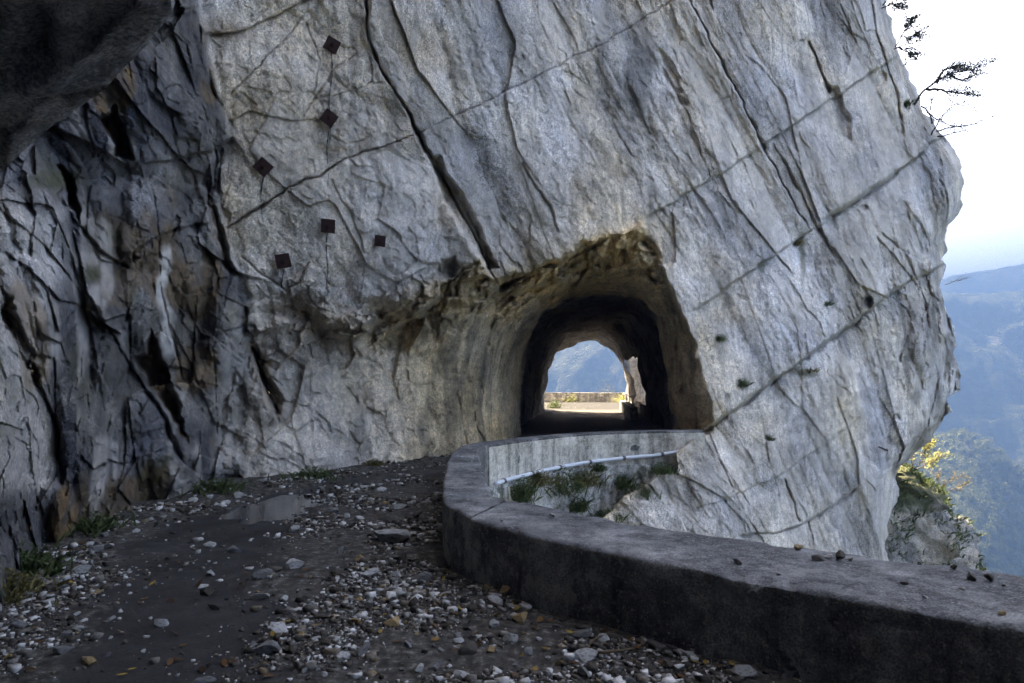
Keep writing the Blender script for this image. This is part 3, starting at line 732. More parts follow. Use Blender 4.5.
rsec = wall_part('rendered_section', FAR, M['concrete'], par, n=260, seed=3, cop=M['coping'], zout=.1, amp=.012)
# pale render skin on the drop side of the far section
def skin(pairs, z0, z1, thick, n, nz, seed, amp, mat, name, parent=None, facet=0., it=2):
    flat = smooth_path([(*a, *b) for a, b in pairs], n, it); I = flat[:, :2]; O = flat[:, 2:]
    d = O-I; d /= np.linalg.norm(d, axis=1, keepdims=True)
    zs = np.linspace(z1, z0, nz)
    V = np.empty((n, nz+1, 3)); V[:, 1:, :2] = (O+d*thick)[:, None]; V[:, 1:, 2] = zs[None]; V[:, 0, :2] = O-d*.03; V[:, 0, 2] = z1
    nn = fbm(V*1.7, 4, 750+seed)*amp+fbm(V*6, 3, 760+seed)*amp*.4
    if facet: nn = nn+facet*facets(V*2.6, 770+seed, 1, .5)[0]*.5
    nn[:, 0] *= 0
    V[..., :2] += d[:, None]*nn[..., None]
    o = link(name, np_mesh(name, V.reshape(-1, 3), grid_faces(n, nz+1)), mat, parent); return o
skin(FAR, -.30, .50, .012, 300, 40, 1, .012, M['render'], 'render_coat', rsec)
rw = skin(TURN[3:]+FAR[1:], -7., -.22, .06, 420, 150, 2, .06, M['masonry'], 'retaining_wall', None, .10)
tag(rw, 'rough pale stone retaining wall with tufts of plants under the far parapet', 'retaining wall')
# under the near arm: the drop side of the road bed
rw2 = skin(NEAR+TURN[1:4], -7., -.6, .02, 300, 40, 3, .10, M['masonry'], 'road_bed_wall', None, .2)
tag(rw2, 'masonry foundation wall below the near parapet on the drop side', 'retaining wall')

# ------------------------------------------------------------------ road
cen = [tuple((np.array(a)+np.array(b))/2) for a, b in NEAR+TURN[1:]+FAR[1:]]
ROAD_POLY = cen+[(6.4, 18), (6.6, 22), (8.4, 42), (10.9, 43.2), (11.2, 57.5), (-16, 57.5), (-16, 30), (-9, 20), (-9, -15), (13, -15)]
PUD = (ground(330, 502), 1.35, .95)
def road_z(x, y):
    x = np.asarray(x, f4); y = np.asarray(y, f4); P = np.stack([x, y, x*0], -1)
    z = .022*fbm(P*.8, 3, 801)+.010*fbm(P*3.3, 4, 802)
    dirt = road_dirt(x, y)
    z = z+dirt*(.03+.05*fbm(P*1.9, 5, 803, .6))
    (cx, cy), a, b = PUD
    return z-.045*np.exp(-((x-cx)/a)**2-((y-cy)/b)**2)
PATH_IN = np.array([a for a, _ in NEAR+TURN[1:]+FAR[1:]])
WALLF = [(-3.8, 0), (-3.9, 3), (-4.09, 5.46), (-4.93, 7.3), (-5.1, 9), (-5.0, 10.96), (-3.9, 12.7), (-2.4, 14.75), (-1.46, 16.1), (.2, 20)]
def road_dirt(x, y):
    dp, _, _ = polyline(x, y, PATH_IN); dw, _, _ = polyline(x, y, WALLF)
    P = np.stack([x, y, x*0], -1); n = fbm(P*.55, 3, 810)*.8+fbm(P*2, 3, 811)*.35
    a = ss(2.3, 1.2, dp+n*.9)*(1+0*x)
    b = ss(1.6, .5, dw+n*.8)
    mid = .55*ss(1.2, .2, np.abs(y-8.0-.3*x)+n*.9)*ss(-.6, -2.6, -np.abs(x+2.2)-1.2)
    c = ss(.5, .05, np.abs(x+3.1+.45*(y-8)*.25)-.35+n)*0
    far = ss(13.0, 9.0, y)
    return np.clip(np.maximum(np.maximum(a*(.35+.65*far), b), mid*far), 0, 1)
def build_road():
    xl = np.r_[np.arange(-16, -6.2, .35), np.arange(-6.2, 5, .055), np.arange(5, 13.4, .35)]
    yl = np.r_[np.arange(-15, 2.5, .35), np.arange(2.5, 17, .055), np.arange(17, 57.6, .35)]
    XX, YY = np.meshgrid(xl, yl); Z = road_z(XX, YY)
    ins = inside(XX, YY, ROAD_POLY).ravel(); Q = grid_faces(len(yl), len(xl)); Q = Q[ins[Q].all(1)][:, ::-1]
    d = road_dirt(XX, YY)
    n = fbm(np.stack([XX, YY, XX*0], -1)*.6, 3, 820)
    wet = np.clip((1-d)*(.75+.6*n), 0, 1)*(YY < 19)
    sun = ss(38, 43, YY)
    mk = np.stack([np.where(YY > 20, .5, d), wet, sun*.9], -1).reshape(-1, 3)
    V, Q, mk = compact(np.stack([XX, YY, Z], -1).reshape(-1, 3), Q[:, ::-1], mk)
    me = np_mesh('road', V, Q); set_attr(me, 'masks', mk)
    tag(link('road', me, M['road']), 'dark wet mountain road strewn with fallen stones', 'road', kind='structure')
    (cx, cy), a, b = PUD
    vs = [(cx+1.7*a*(1+.12*math.sin(3*t+1))*math.cos(t), cy+1.5*b*(1+.1*math.cos(4*t))*math.sin(t), -.016) for t in np.linspace(0, 2*math.pi, 49)[:-1]]
    tag(link('puddle', py_mesh('puddle', vs, [tuple(range(48))]), M['water']), 'shallow puddle on the road below the rock wall', 'puddle', kind='structure')
build_road()

# ------------------------------------------------------------------ anchor plates on the rock
def box_bm(bm, sx, sy, sz, mat=None):
    r = bmesh.ops.create_cube(bm, size=1)
    bmesh.ops.scale(bm, vec=(sx, sy, sz), verts=r['verts'])
    if mat is not None: bmesh.ops.transform(bm, matrix=mat, verts=r['verts'])
    return r['verts']
def bm_obj(name, bm, mat, parent=None, smooth=False):
    me = bpy.data.meshes.new(name); bm.to_mesh(me); bm.free(); return link(name, me, mat, parent, smooth)
def tube(points, radii, seg=7):
    pts = [Vector(p) for p in points]; V = []; Fc = []
    if not hasattr(radii, '__len__'): radii = [radii]*len(pts)
    n = len(pts); prev = None
    for i, p in enumerate(pts):
        d = (pts[min(i+1, n-1)]-pts[max(i-1, 0)]).normalized()
        if prev is None: u = d.orthogonal().normalized()
        else: u = (prev-d*prev.dot(d)); u = u.normalized() if u.length > 1e-6 else d.orthogonal().normalized()
        prev = u; w = d.cross(u)
        for k in range(seg):
            a = 2*math.pi*k/seg; V.append(p+(u*math.cos(a)+w*math.sin(a))*radii[i])
    for i in range(n-1):
        for k in range(seg):
            Fc.append((i*seg+k, i*seg+(k+1) % seg, (i+1)*seg+(k+1) % seg, (i+1)*seg+k))
    Fc.append(tuple(range(seg))[::-1]); Fc.append(tuple((n-1)*seg+k for k in range(seg)))
    return V, Fc
class MB:
    def __init__(s): s.V = []; s.F = []
    def add(s, V, Fc):
        b = len(s.V); s.V += [tuple(v) for v in V]; s.F += [tuple(i+b for i in f) for f in Fc]
    def build(s, name, mat, parent=None, smooth=True): return link(name, py_mesh(name, s.V, s.F), mat, parent, smooth)

PLATES = [  # px, py, roll, streak length m, label
    (332, 45, 24, 1.75, 'topmost of the six rusty square anchor plates on the pale rock, tilted on its side'),
    (329, 118, 33, 1.2, 'tilted rusty anchor plate just above the long diagonal crack, below the topmost plate'),
    (263, 167, 40, .9, 'rusty anchor plate standing on its corner, leftmost of the six near the crack end'),
    (328, 226, 2, 1.6, 'level rusty anchor plate below the diagonal crack, with a long streak under it'),
    (283, 261, -12, .55, 'lowest rusty anchor plate, slightly turned, above the broken rock'),
    (380, 241, 4, .0, 'rightmost rusty anchor plate, small and level on the pale rock rib'),
]
for i, (px, py, roll, sl, lab) in enumerate(PLATES):
    ys = [relief(np.array([[px+a]], f4), np.array([[py+b]], f4))[0][0, 0] for a in (-7, 0, 7) for b in (-7, 0, 7)]
    p = Vector(at(px, py, float(min(ys))-.02))
    sz = .255 if i != 5 else .21
    t = empty('anchor_plate', p); tag(t, lab, 'anchor plate', 'rock anchor plates bolted to the cliff')
    t.rotation_euler = (R(4), R(roll), R(18))
    bm = bmesh.new(); box_bm(bm, sz, .024, sz); bmesh.ops.bevel(bm, geom=bm.edges[:], offset=.005, segments=1)
    plate = bm_obj('plate', bm, M['rust'], t)
    bm = bmesh.new(); bmesh.ops.create_cone(bm, cap_ends=True, segments=6, radius1=.034, radius2=.034, depth=.035, matrix=Matrix.Translation((0, -.028, 0))@Matrix.Rotation(R(90), 4, 'X'))
    nut = bm_obj('nut', bm, M['rust'], plate)
    bm = bmesh.new(); bmesh.ops.create_cone(bm, cap_ends=True, segments=10, radius1=.016, radius2=.014, depth=.10, matrix=Matrix.Translation((0, -.065, 0))@Matrix.Rotation(R(90), 4, 'X'))
    bm_obj('bolt', bm, M['rust'], plate)
    # anchor rod into the rock, so that the plate is held
    bm = bmesh.new(); bmesh.ops.create_cone(bm, cap_ends=True, segments=10, radius1=.03, radius2=.03, depth=.5, matrix=Matrix.Translation((0, .26, 0))@Matrix.Rotation(R(90), 4, 'X'))
    bm_obj('anchor_rod', bm, M['rust'], t)
    if sl:
        pts = []; n = int(sl*F/p.y/3); xx = px
        pys = np.linspace(py+7, py+7+sl*F/p.y, n); pxs = px-(pys-py)*.03+1.2*np.sin(pys*.11+i)
        yy = relief(pxs.astype(f4), pys.astype(f4))[0]
        W = at(pxs, pys, yy-.004)
        mb = MB(); wdt = .016*np.clip(1.1-np.linspace(0, 1, n)**2, .2, 1)*(1+.4*rng.normal(size=n))
        mb.add(*tube(W, np.maximum(wdt*.6, .004), 5))
        inv = (Matrix.Translation(p)@t.rotation_euler.to_matrix().to_4x4()).inverted()
        o = mb.build('grout_streak', M['streak'], t); o.matrix_parent_inverse = inv

# ------------------------------------------------------------------ pipe along the foot of the far parapet
def outer_line(pairs, n, thick):
    flat = smooth_path([(*a, *b) for a, b in pairs], n, 2); I = flat[:, :2]; O = flat[:, 2:]; d = O-I; d /= np.linalg.norm(d, axis=1, keepdims=True)
    return O+d*thick, d
ol, od = outer_line(FAR, 80, .075)
pt = empty('drain_pipe'); tag(pt, 'thin white plastic pipe running along the foot of the rendered parapet', 'pipe')
zz = np.interp(np.linspace(0, 1, 80), [0, .15, .5, .8, .92, 1], [-.20, -.16, -.10, -.02, .08, .2])
P3 = np.c_[ol, zz]; P3[:, 2] += .003*np.sin(np.arange(80)*.35)
mb = MB(); mb.add(*tube(P3[2:76], .042, 10)); mb.build('tube', M['pipe'], pt)
for k in range(6, 76, 12):
    d = (P3[k+1]-P3[k]); d /= np.linalg.norm(d); mb = MB(); mb.add(*tube([P3[k]-d*.035, P3[k]+d*.035], .053, 10)); mb.build('strap', M['strap'], pt)
p0 = P3[6]
mb = MB(); mb.add(*tube([p0+np.array([.12, -.02, -.55]), p0+np.array([.10, -.05, -.28]), p0+np.array([.08, -.06, -.10])], [.03, .028, .024], 8))
tag(mb.build('wooden_stake', M['wood']), 'short bleached wooden stake leaning at the start of the white pipe', 'stake')

# ------------------------------------------------------------------ beyond the tunnel
def far_wall(name, pairs, label, n=120, top=.75, seed=9):
    o = wall_part(name, pairs, M['concrete'], None, n=n, top=top, seed=seed, zout=-3, amp=.03); tag(o, label, 'parapet wall'); return o
far_wall('far_parapet_wall', [((-12, 57.2), (-12, 57.7)), ((2, 57.0), (2, 57.5)), ((6, 56.9), (6, 57.4)), ((9.2, 56.2), (9.5, 56.7)), ((10.6, 54), (11.1, 54.2)), ((10.7, 46), (11.2, 46)), ((10.2, 43.2), (10.7, 43.0))], 'low pale sunlit parapet across the road beyond the tunnel', 200, .78)
gw = empty('gallery_wall'); tag(gw, 'low concrete wall with a rail in the side opening near the far end of the tunnel', 'wall')
wall_part('wall_base', [((5.25, 30.5), (5.6, 30.5)), ((5.75, 35), (6.15, 35)), ((6.45, 41), (6.85, 41))], M['concrete'], gw, n=80, top=.6, seed=12)
mb = MB(); mb.add(*tube([(5.5, 31, 1.0), (6.0, 35, 1.0), (6.6, 40.5, 1.0)], .03, 8)); mb.build('rail', M['strap'], gw)
for yy in (31.2, 34, 37, 40.2):
    xx = np.interp(yy, [30.5, 35, 41], [5.45, 5.95, 6.65]); mb = MB(); mb.add(*tube([(xx, yy, .5), (xx, yy, 1.0)], .025, 8)); mb.build('post', M['strap'], gw)

# ------------------------------------------------------------------ outcrop below the cliff's right edge
def build_outcrop():
    na, nz = 200, 150
    zs = np.linspace(0, 1, nz); an = np.linspace(0, 2*math.pi, na)
    Zt = -1.9; V = np.empty((nz, na, 3))
    for i, u in enumerate(zs):
        z = Zt-24*u**1.7; rr = 4.3*(1-np.exp(-(u**.85)*5.0))+2.5*u
        V[i, :, 0] = 15.6+rr*np.cos(an)*.95; V[i, :, 1] = 31+rr*np.sin(an)*.9; V[i, :, 2] = z
    h, _ = facets(V*np.array([.8, .8, .4], f4), 901, 1, .4); h2, _ = facets(V*2.2, 902, 1, .4); n = fbm(V*.8, 5, 903)
    d = (.45*h+.14*h2+.5*n)*ss(0, .06, zs)[:, None]
    V[..., 0] += d*np.cos(an); V[..., 1] += d*np.sin(an); V[..., 2] += .2*d
    me = np_mesh('rock_outcrop', V.reshape(-1, 3), grid_faces(nz, na))
    up = np.clip((1-zs*4.2), 0, 1)[:, None]+.35*fbm(V*1.2, 4, 905)
    m2 = np.zeros((nz, na, 3), f4); m2[..., 2] = ss(-.02, .35, up)*.9; m2[..., 0] = .25*ss(.1, .4, fbm(V*.9, 3, 906))
    m1 = np.zeros((nz, na, 3), f4); m1[..., 1] = .4; m1[..., 2] = .5*ss(.1, .4, fbm(V*np.array([1.5, 1.5, .3], f4), 4, 907))
    set_attr(me, 'masks', m1.reshape(-1, 3)); set_attr(me, 'masks2', m2.reshape(-1, 3))
    o = link('rock_outcrop', me, M['rock_brown']); tag(o, 'rock outcrop with mossy top jutting out below the cliff edge', 'outcrop', kind='structure')
    return V
OUT = build_outcrop()

# ------------------------------------------------------------------ plants
def leaf_quads(mb, centers, size, rnd, droop=0., ratio=.5):
    for c in centers:
        s = size*rnd.uniform(.6, 1.4); d = Vector((rnd.gauss(0, 1), rnd.gauss(0, 1), rnd.gauss(0, .7)-droop)).normalized()
        u = d.orthogonal().normalized(); u = Matrix.Rotation(rnd.uniform(0, 6.28), 3, d)@u
        c = Vector(c); a = c-d*s*.5; b = c+d*s*.5
        mb.add([a, c+u*s*ratio*.5, b, c-u*s*ratio*.5], [(0, 1, 2, 3)])
def blades(mb, base, n, h, rnd, spread=.5, lean=(0, 0, 0), w=.012, droop=.4):
    for _ in range(n):
        b = Vector(base)+Vector((rnd.gauss(0, spread*.35), rnd.gauss(0, spread*.35), 0)); hh = h*rnd.uniform(.45, 1.1)
        d = Vector((rnd.gauss(0, .5)+lean[0], rnd.gauss(0, .5)+lean[1], 1+lean[2])).normalized(); s = d.cross(Vector((rnd.gauss(0, 1), rnd.gauss(0, 1), .1))).normalized()*w*rnd.uniform(.6, 1.4)
        m = b+d*hh*.55; t = b+d*hh+Vector((d.x, d.y, -droop))*hh*.35
        mb.add([b-s, b+s, m+s*.8, t, m-s*.8], [(0, 1, 2, 3, 4)])
def weed(name, label, cat, pos, w, h, seed, mat='leaf_weed', leaf=.05, n=160, grass=60, group=None, lean=(0, 0, 0), bladew=.010):
    rnd = random.Random(seed); t = empty(name, pos); tag(t, label, cat, group)
    mb = MB(); cs = []
    for _ in range(n):
        a = rnd.uniform(0, 6.28); r = w*.5*math.sqrt(rnd.random()); k = max(0, 1-(r/(w*.55))**2)
        cs.append((r*math.cos(a)+lean[0]*h*.5, r*math.sin(a)*.7+lean[1]*h*.5, h*rnd.random()**.8*(.25+.75*k)))
    leaf_quads(mb, cs, leaf, rnd)
    if grass: blades(mb, (0, 0, -.02), grass, h*1.1, rnd, w, lean, bladew)
    mb.build('foliage', M[mat], t, False)
    mb = MB()
    for _ in range(7):
        d = Vector((rnd.gauss(0, .35)*w+lean[0]*h*.4, rnd.gauss(0, .3)*w+lean[1]*h*.4, h*rnd.uniform(.5, .9))); mb.add(*tube([(0, 0, -.05), d*.5+Vector((0, 0, .02)), d], [.006, .005, .002], 5))
    mb.build('stem', M['bark'], t)
    return t
def gw_pos(px, py):
    x, y = ground(px, py); return (x, y, float(road_z(x, y)))
for k, (px, py, w, h, lab, mat) in enumerate([
    (312, 480, .75, .24, 'wide low tuft of green grass under the pale rock wall beyond the puddle', 'leaf_weed'),
    (216, 494, .70, .28, 'dark bushy weed in the corner between the dark rock and the pale rock', 'leaf_weed'),
    (92, 533, .55, .22, 'green leafy weed among stones at the foot of the dark wet rock', 'leaf_weed'),
    (24, 578, .50, .30, 'dark leafy weed at the lower left edge, under the wet rock', 'leaf_weed'),
    (8, 600, .40, .24, 'yellow-green weed nearest the viewer at the left edge of the road', 'leaf_dry'),
    (374, 467, .30, .14, 'small dry tuft at the foot of the brown tunnel wall', 'leaf_dry')]):
    weed('weed', lab, 'weed', gw_pos(px, py), w, h, 40+k, mat, .045, 260, 150, 'weeds at the foot of the rock wall')
# hanging plants on the retaining wall
WALLV = np.array([v.co[:] for v in rw.data.vertices])
def wall_at(px, py):
    pp = np.c_[CX+F*WALLV[:, 0]/WALLV[:, 1], HY-F*(WALLV[:, 2]-EYE)/WALLV[:, 1]]
    d = np.hypot(pp[:, 0]-px, pp[:, 1]-py); i = int(np.argmin(d)); return Vector(WALLV[i])+Vector((.05, -.08, 0))
for k, (px, py, w, h, lab, mat, nl) in enumerate([
    (520, 487, .42, .34, 'round bright green plant below the left end of the white pipe', 'leaf_weed', 240),
    (517, 496, .36, .24, 'low plant just above the near coping, lowest at the left of the retaining wall', 'leaf_weed', 150),
    (538, 478, .46, .30, 'grey-green tuft right under the white pipe, left of the broad hanging clump', 'leaf_dry', 200),
    (560, 482, .75, .55, 'broadest dark hanging clump in the middle of the retaining wall', 'leaf_weed', 420),
    (582, 476, .55, .45, 'tall tuft under the middle of the white pipe, right of the broad hanging clump', 'leaf_dry', 300),
    (575, 504, .34, .34, 'small bright plant low on the retaining wall below the broad clump', 'leaf_weed', 160),
    (596, 464, .26, .18, 'little tuft growing over the white pipe at mid length', 'leaf_weed', 90),
    (620, 481, .30, .36, 'upright dark plant standing alone right of the middle of the retaining wall', 'leaf_weed', 180),
    (604, 512, .60, .26, 'dark plant low beside the near coping in the seam between wall and rock', 'leaf_weed', 260),
    (634, 490, .50, .30, 'bushy plant halfway up the seam between retaining wall and rock', 'leaf_weed', 240),
    (655, 468, .45, .24, 'plant high in the seam where the retaining wall meets the rock', 'leaf_weed', 200),
    (530, 462, .26, .18, 'small tuft on the rendered parapet above the white pipe', 'leaf_weed', 80)]):
    weed('wall_plant', lab, 'plant', wall_at(px, py)-Vector((0, .45 if k in (8, 9, 10) else 0, h*(.4 if k not in (8, 9, 10) else .2))), w*1.15, h*1.1, 80+k, mat, .042, int(nl*2.4), 110, 'plants on the retaining wall', (.05, -.25, 0))
for k, (px, py, w, h, lab, mat) in enumerate([
    (741, 386, .22, .26, 'small dark tuft in a hole of the cliff right of the tunnel', 'leaf_weed'),
    (719, 340, .22, .16, 'small tuft in a crack at the edge above the right side of the tunnel', 'leaf_weed'),
    (809, 372, .50, .20, 'yellowish grass on the ledge of the long dark crack right of the tunnel', 'leaf_dry'),
    (768, 440, .20, .20, 'lowest small tuft on the cliff above the near parapet', 'leaf_weed'),
    (827, 305, .20, .16, 'tiny tuft on the cliff above the long dark crack', 'leaf_weed'),
    (797, 245, .24, .30, 'thin yellow grass hanging from the upper bedding crack', 'leaf_dry'),
    (906, 106, .24, .28, 'small green tuft in a crevice near the top right edge of the cliff', 'leaf_weed')]):
    weed('cliff_tuft', lab, 'plant', cliff_pt(px, py, .03), w, h, 120+k, mat, .035, 90, 60, 'tufts growing on the cliff face', (.05, -.3, 0))
# weeds beyond the tunnel
for k, (x, y, z, w, h, lab, mat) in enumerate([
    (4.9, 56.6, 0, 1.1, .75, 'yellow-green weed at the foot of the far parapet, left of the shrub', 'leaf_yellow'),
    (9.0, 55.4, 0, 1.3, .9, 'yellow weed against the far parapet, right of the shrub', 'leaf_yellow'),
    (2.75, 44.0, 0, .6, .7, 'small green weed at the left edge of the tunnel exit', 'leaf_weed'),
    (8.1, 58.3, -.3, 1.6, 2.4, 'pale green shrub rising behind the far parapet', 'leaf_dry')]):
    weed('weed' if k < 3 else 'shrub', lab, 'weed' if k < 3 else 'shrub', (x, y, z), w, h, 150+k, mat, .09, 220, 40 if k < 3 else 0, None, (0, 0, 0), .02)

def tree(name, label, cat, base, stems, seed, leafmat, leaf, nleaf, group=None, bark='bark', clump=.16, twigs=5, r0=.05):
    """stems: list of polylines relative to the base; leaves sit in clumps along the outer twigs"""
    rnd = random.Random(seed); t = empty(name, base); tag(t, label, cat, group)
    tr = MB(); lf = MB(); tips = []
    for st in stems:
        st = [Vector(p) for p in st]; fine = []
        for a, b in zip(st, st[1:]):
            for q in range(4): fine.append(a.lerp(b, q/4)+Vector((rnd.gauss(0, .02), rnd.gauss(0, .02), rnd.gauss(0, .02))))
        fine.append(st[-1]); n = len(fine); rr = r0*(1 if st is stems[0] else .8)
        tr.add(*tube(fine, [max(.006, rr*(1-.88*i/n)) for i in range(n)], 6))
        for i in range(n//4, n):
            for _ in range(twigs if i > n//3 else 1):
                d = (fine[min(i+1, n-1)]-fine[i-1]).normalized(); L = rnd.uniform(.18, .55)*(1.1-.5*i/n)
                dd = (d*.9+Vector((rnd.gauss(0, .55), rnd.gauss(0, .55), rnd.gauss(.10, .5)))).normalized()
                e = fine[i]+dd*L; m = fine[i]+dd*L*.5+Vector((0, 0, rnd.gauss(0, .03)))
                tr.add(*tube([fine[i], m, e], [.009, .007, .004], 4)); tips += [e, m.lerp(e, .5)]
                if rnd.random() < .5:
                    e2 = m+(dd+Vector((rnd.gauss(0, .6), rnd.gauss(0, .6), rnd.gauss(0, .6)))).normalized()*L*.5; tr.add(*tube([m, e2], [.006, .003], 4)); tips.append(e2)
    tr.build('trunk', M[bark], t)
    if nleaf and tips:
        sel = [p for p in tips if rnd.random() < .75]
        cs = []
        for _ in range(nleaf):
            p = rnd.choice(sel); cs.append(p+Vector((rnd.gauss(0, clump*.5), rnd.gauss(0, clump*.5), rnd.gauss(0, clump*.32))))
        leaf_quads(lf, cs, leaf, rnd, 0, .45); lf.build('crown', M[leafmat], t, False)
    return t
def rel(base, pts, Y):
    """stem points given as directions at distances Y"""
    return [Vector(at(px, py, y))-base for (px, py, y) in pts]
b = Vector(at(917, 104, 24.6))
tree('cliff_tree', 'leaning dark-leaved tree growing out of the cliff edge against the sky', 'tree', b, [
    rel(b, [(914, 106, 24.8), (922, 92, 24.5), (936, 82, 24.3), (948, 74, 24.2), (968, 70, 24.0), (992, 62, 23.8)], 0), rel(b, [(936, 82, 24.3), (944, 70, 24.2), (955, 66, 24.2), (966, 68, 24.5)], 0),
    rel(b, [(926, 89, 24.5), (942, 90, 24.3), (958, 93, 24.0), (976, 95, 24.0)], 0), rel(b, [(948, 74, 24.2), (962, 80, 24.6), (980, 74, 24.9)], 0)], 5, 'leaf_dark', .06, 2600, None, 'bark', .17, 6, .06)
b = Vector(at(934, 132, 24.8))
tree('bare_tree', 'bare thin-branched tree below the leaning tree on the cliff edge', 'tree', b, [
    rel(b, [(930, 138, 25), (937, 124, 24.6), (946, 112, 24.5), (958, 104, 24.4), (974, 107, 24.2)], 0), rel(b, [(937, 131, 24.7), (955, 127, 24.5), (975, 124, 24.3), (998, 114, 24.2)], 0),
    rel(b, [(921, 106, 24.8), (934, 118, 24.6), (948, 124, 24.4), (962, 128, 24.4)], 0), rel(b, [(932, 124, 24.8), (930, 110, 24.7), (934, 96, 24.6)], 0), rel(b, [(936, 138, 24.8), (950, 134, 24.6), (966, 131, 24.4)], 0)], 6, 'leaf_dark', .06, 160, None, 'bark', .10, 2, .035)
b = Vector(at(893, 50, 24.4))
tree('cliff_shrub', 'small dark leafy shrub on the cliff edge above the leaning tree', 'shrub', b, [
    rel(b, [(892, 50, 24.6), (902, 46, 24.3), (912, 38, 24.2), (919, 33, 24.1)], 0), rel(b, [(895, 48, 24.5), (904, 32, 24.3), (911, 23, 24.2)], 0), rel(b, [(898, 47, 24.4), (908, 52, 24.3), (914, 54, 24.2)], 0)], 7, 'leaf_dark', .10, 800, 'shrubs on the cliff edge', 'bark', .13, 3, .03)
b = Vector(at(884, 8, 24.2))
tree('cliff_shrub', 'dark shrub cut off by the top of the picture on the cliff edge', 'shrub', b, [
    rel(b, [(882, 8, 24.4), (892, 4, 24.2), (902, 5, 24.1)], 0), rel(b, [(884, 6, 24.3), (890, -8, 24.2), (900, -18, 24.1)], 0)], 8, 'leaf_dark', .10, 500, 'shrubs on the cliff edge', 'bark', .13, 3, .03)
b = Vector(at(946, 284, 24.9))
tree('dry_sprig', 'thin dry sprig sticking out of the cliff edge above the hazy valley', 'twig', b, [rel(b, [(945, 285, 25), (955, 281, 24.8), (966, 279, 24.7)], 0)], 9, 'leaf_dry', .04, 14, None, 'twig', .05, 1, .012)
mb = MB(); a = cliff_pt(889, 451, -.3); mb.add(*tube([a, Vector(at(879, 447, 20.6))], [.03, .025], 6))
tag(mb.build('iron_rod', M['rust']), 'short iron rod sticking out of the cliff above the outcrop', 'rod')
# autumn bush and grass on the outcrop
def out_top(px):
    """highest rock point of the outcrop in that direction"""
    V = OUT.reshape(-1, 3); pp = CX+F*V[:, 0]/V[:, 1]; s = np.abs(pp-px) < 2.5; i = np.argmax((V[s][:, 2]-EYE)/V[s][:, 1]); return Vector(V[s][i])
b = out_top(914)
tree('autumn_bush', 'sunlit yellow-leaved bush on top of the outcrop under the cliff edge', 'bush', b, [
    [(0, 0, -.1), (-.1, 0, .5), (-.2, .1, 1.1), (-.1, .1, 1.6)], [(0, 0, 0), (.3, -.1, .4), (.6, 0, .9), (.8, .1, 1.2)], [(0, 0, 0), (-.4, .1, .5), (-.6, .2, 1.2)], [(.1, 0, 0), (.6, .1, .2), (1.2, .1, .5)], [(0, 0, 0), (.1, .2, .6), (.3, .3, 1.3)]], 21, 'leaf_yellow', .11, 1500, None, 'twig', .22, 4, .03)
b = out_top(945)
tree('dry_bush', 'thin straw-coloured bush on the outcrop, right of the yellow bush', 'bush', b, [
    [(-.2, 0, -.1), (0, 0, .3), (.3, 0, .6), (.8, 0, .8)], [(0, 0, 0), (.5, .1, .2), (1.1, .1, .5)], [(0, 0, 0), (-.2, .1, .5), (-.1, .2, .8)]], 22, 'leaf_dry', .07, 240, None, 'twig', .15, 3, .02)
rnd = random.Random(33); mb = MB()
Vo = OUT.reshape(-1, 3)
for i in rnd.sample([k for k in range(len(Vo)) if Vo[k, 2] > -6.2 and Vo[k, 1] < 33 and Vo[k, 0] > 14], 1100):
    if fbm(Vo[i][None]*.9, 2, 930)[0] > -.12-.25*(Vo[i, 2]+4) * .3: blades(mb, Vo[i], 5, .38, rnd, .3, (.2, -.2, 0), .022, .8)
tag(mb.build('outcrop_grass', M['leaf_weed'], None, False), 'dark grass and low scrub covering the top of the outcrop', 'grass', kind='stuff')

# ------------------------------------------------------------------ stones
def stone_mesh(name, seed, sub=2, cuts=15):
    rnd = random.Random(seed); bm = bmesh.new(); bmesh.ops.create_icosphere(bm, subdivisions=sub+1, radius=1)
    for _ in range(cuts):
        d = Vector((rnd.gauss(0, 1), rnd.gauss(0, 1), rnd.gauss(0, 1))).normalized(); k = rnd.uniform(.32, .72)
        for v in bm.verts:
            e = v.co.dot(d)-k
            if e > 0: v.co -= d*e
    for v in bm.verts:
        c = np.array(v.co, f4)[None]; v.co *= 1+.06*float(fbm(c*2.2+seed, 3, seed)[0])
    me = bpy.data.meshes.new(name); bm.to_mesh(me); bm.free(); return me
STONES = {}
for kind in ('stone', 'stone_grey', 'stone_ochre', 'stone_dark'):
    L = []
    for k in range(5):
        me = stone_mesh('stone', 1000+len(STONES)*10+k); me.materials.append(M[kind])
        me.polygons.foreach_set('use_smooth', np.zeros(len(me.polygons), bool)); L.append(me)
    STONES[kind] = L
def stone(x, y, z, w, kind, label, group, flat=.62, seed=None, cat='stone', sink=.38):
    r = random.Random(seed if seed is not None else random.random())
    o = bpy.data.objects.new('stone', r.choice(STONES[kind])); COL.objects.link(o)
    a = w*.58; h = a*flat*r.uniform(.8, 1.15)
    o.scale = (a*r.uniform(.95, 1.15), a*r.uniform(.65, .95), h); o.rotation_euler = (r.gauss(0, .18), r.gauss(0, .18), r.uniform(-.5, .5) if w > .15 else r.uniform(0, 6.28))
    o.location = (x, y, z+h*(.72-sink)); tag(o, label, cat, group); return o
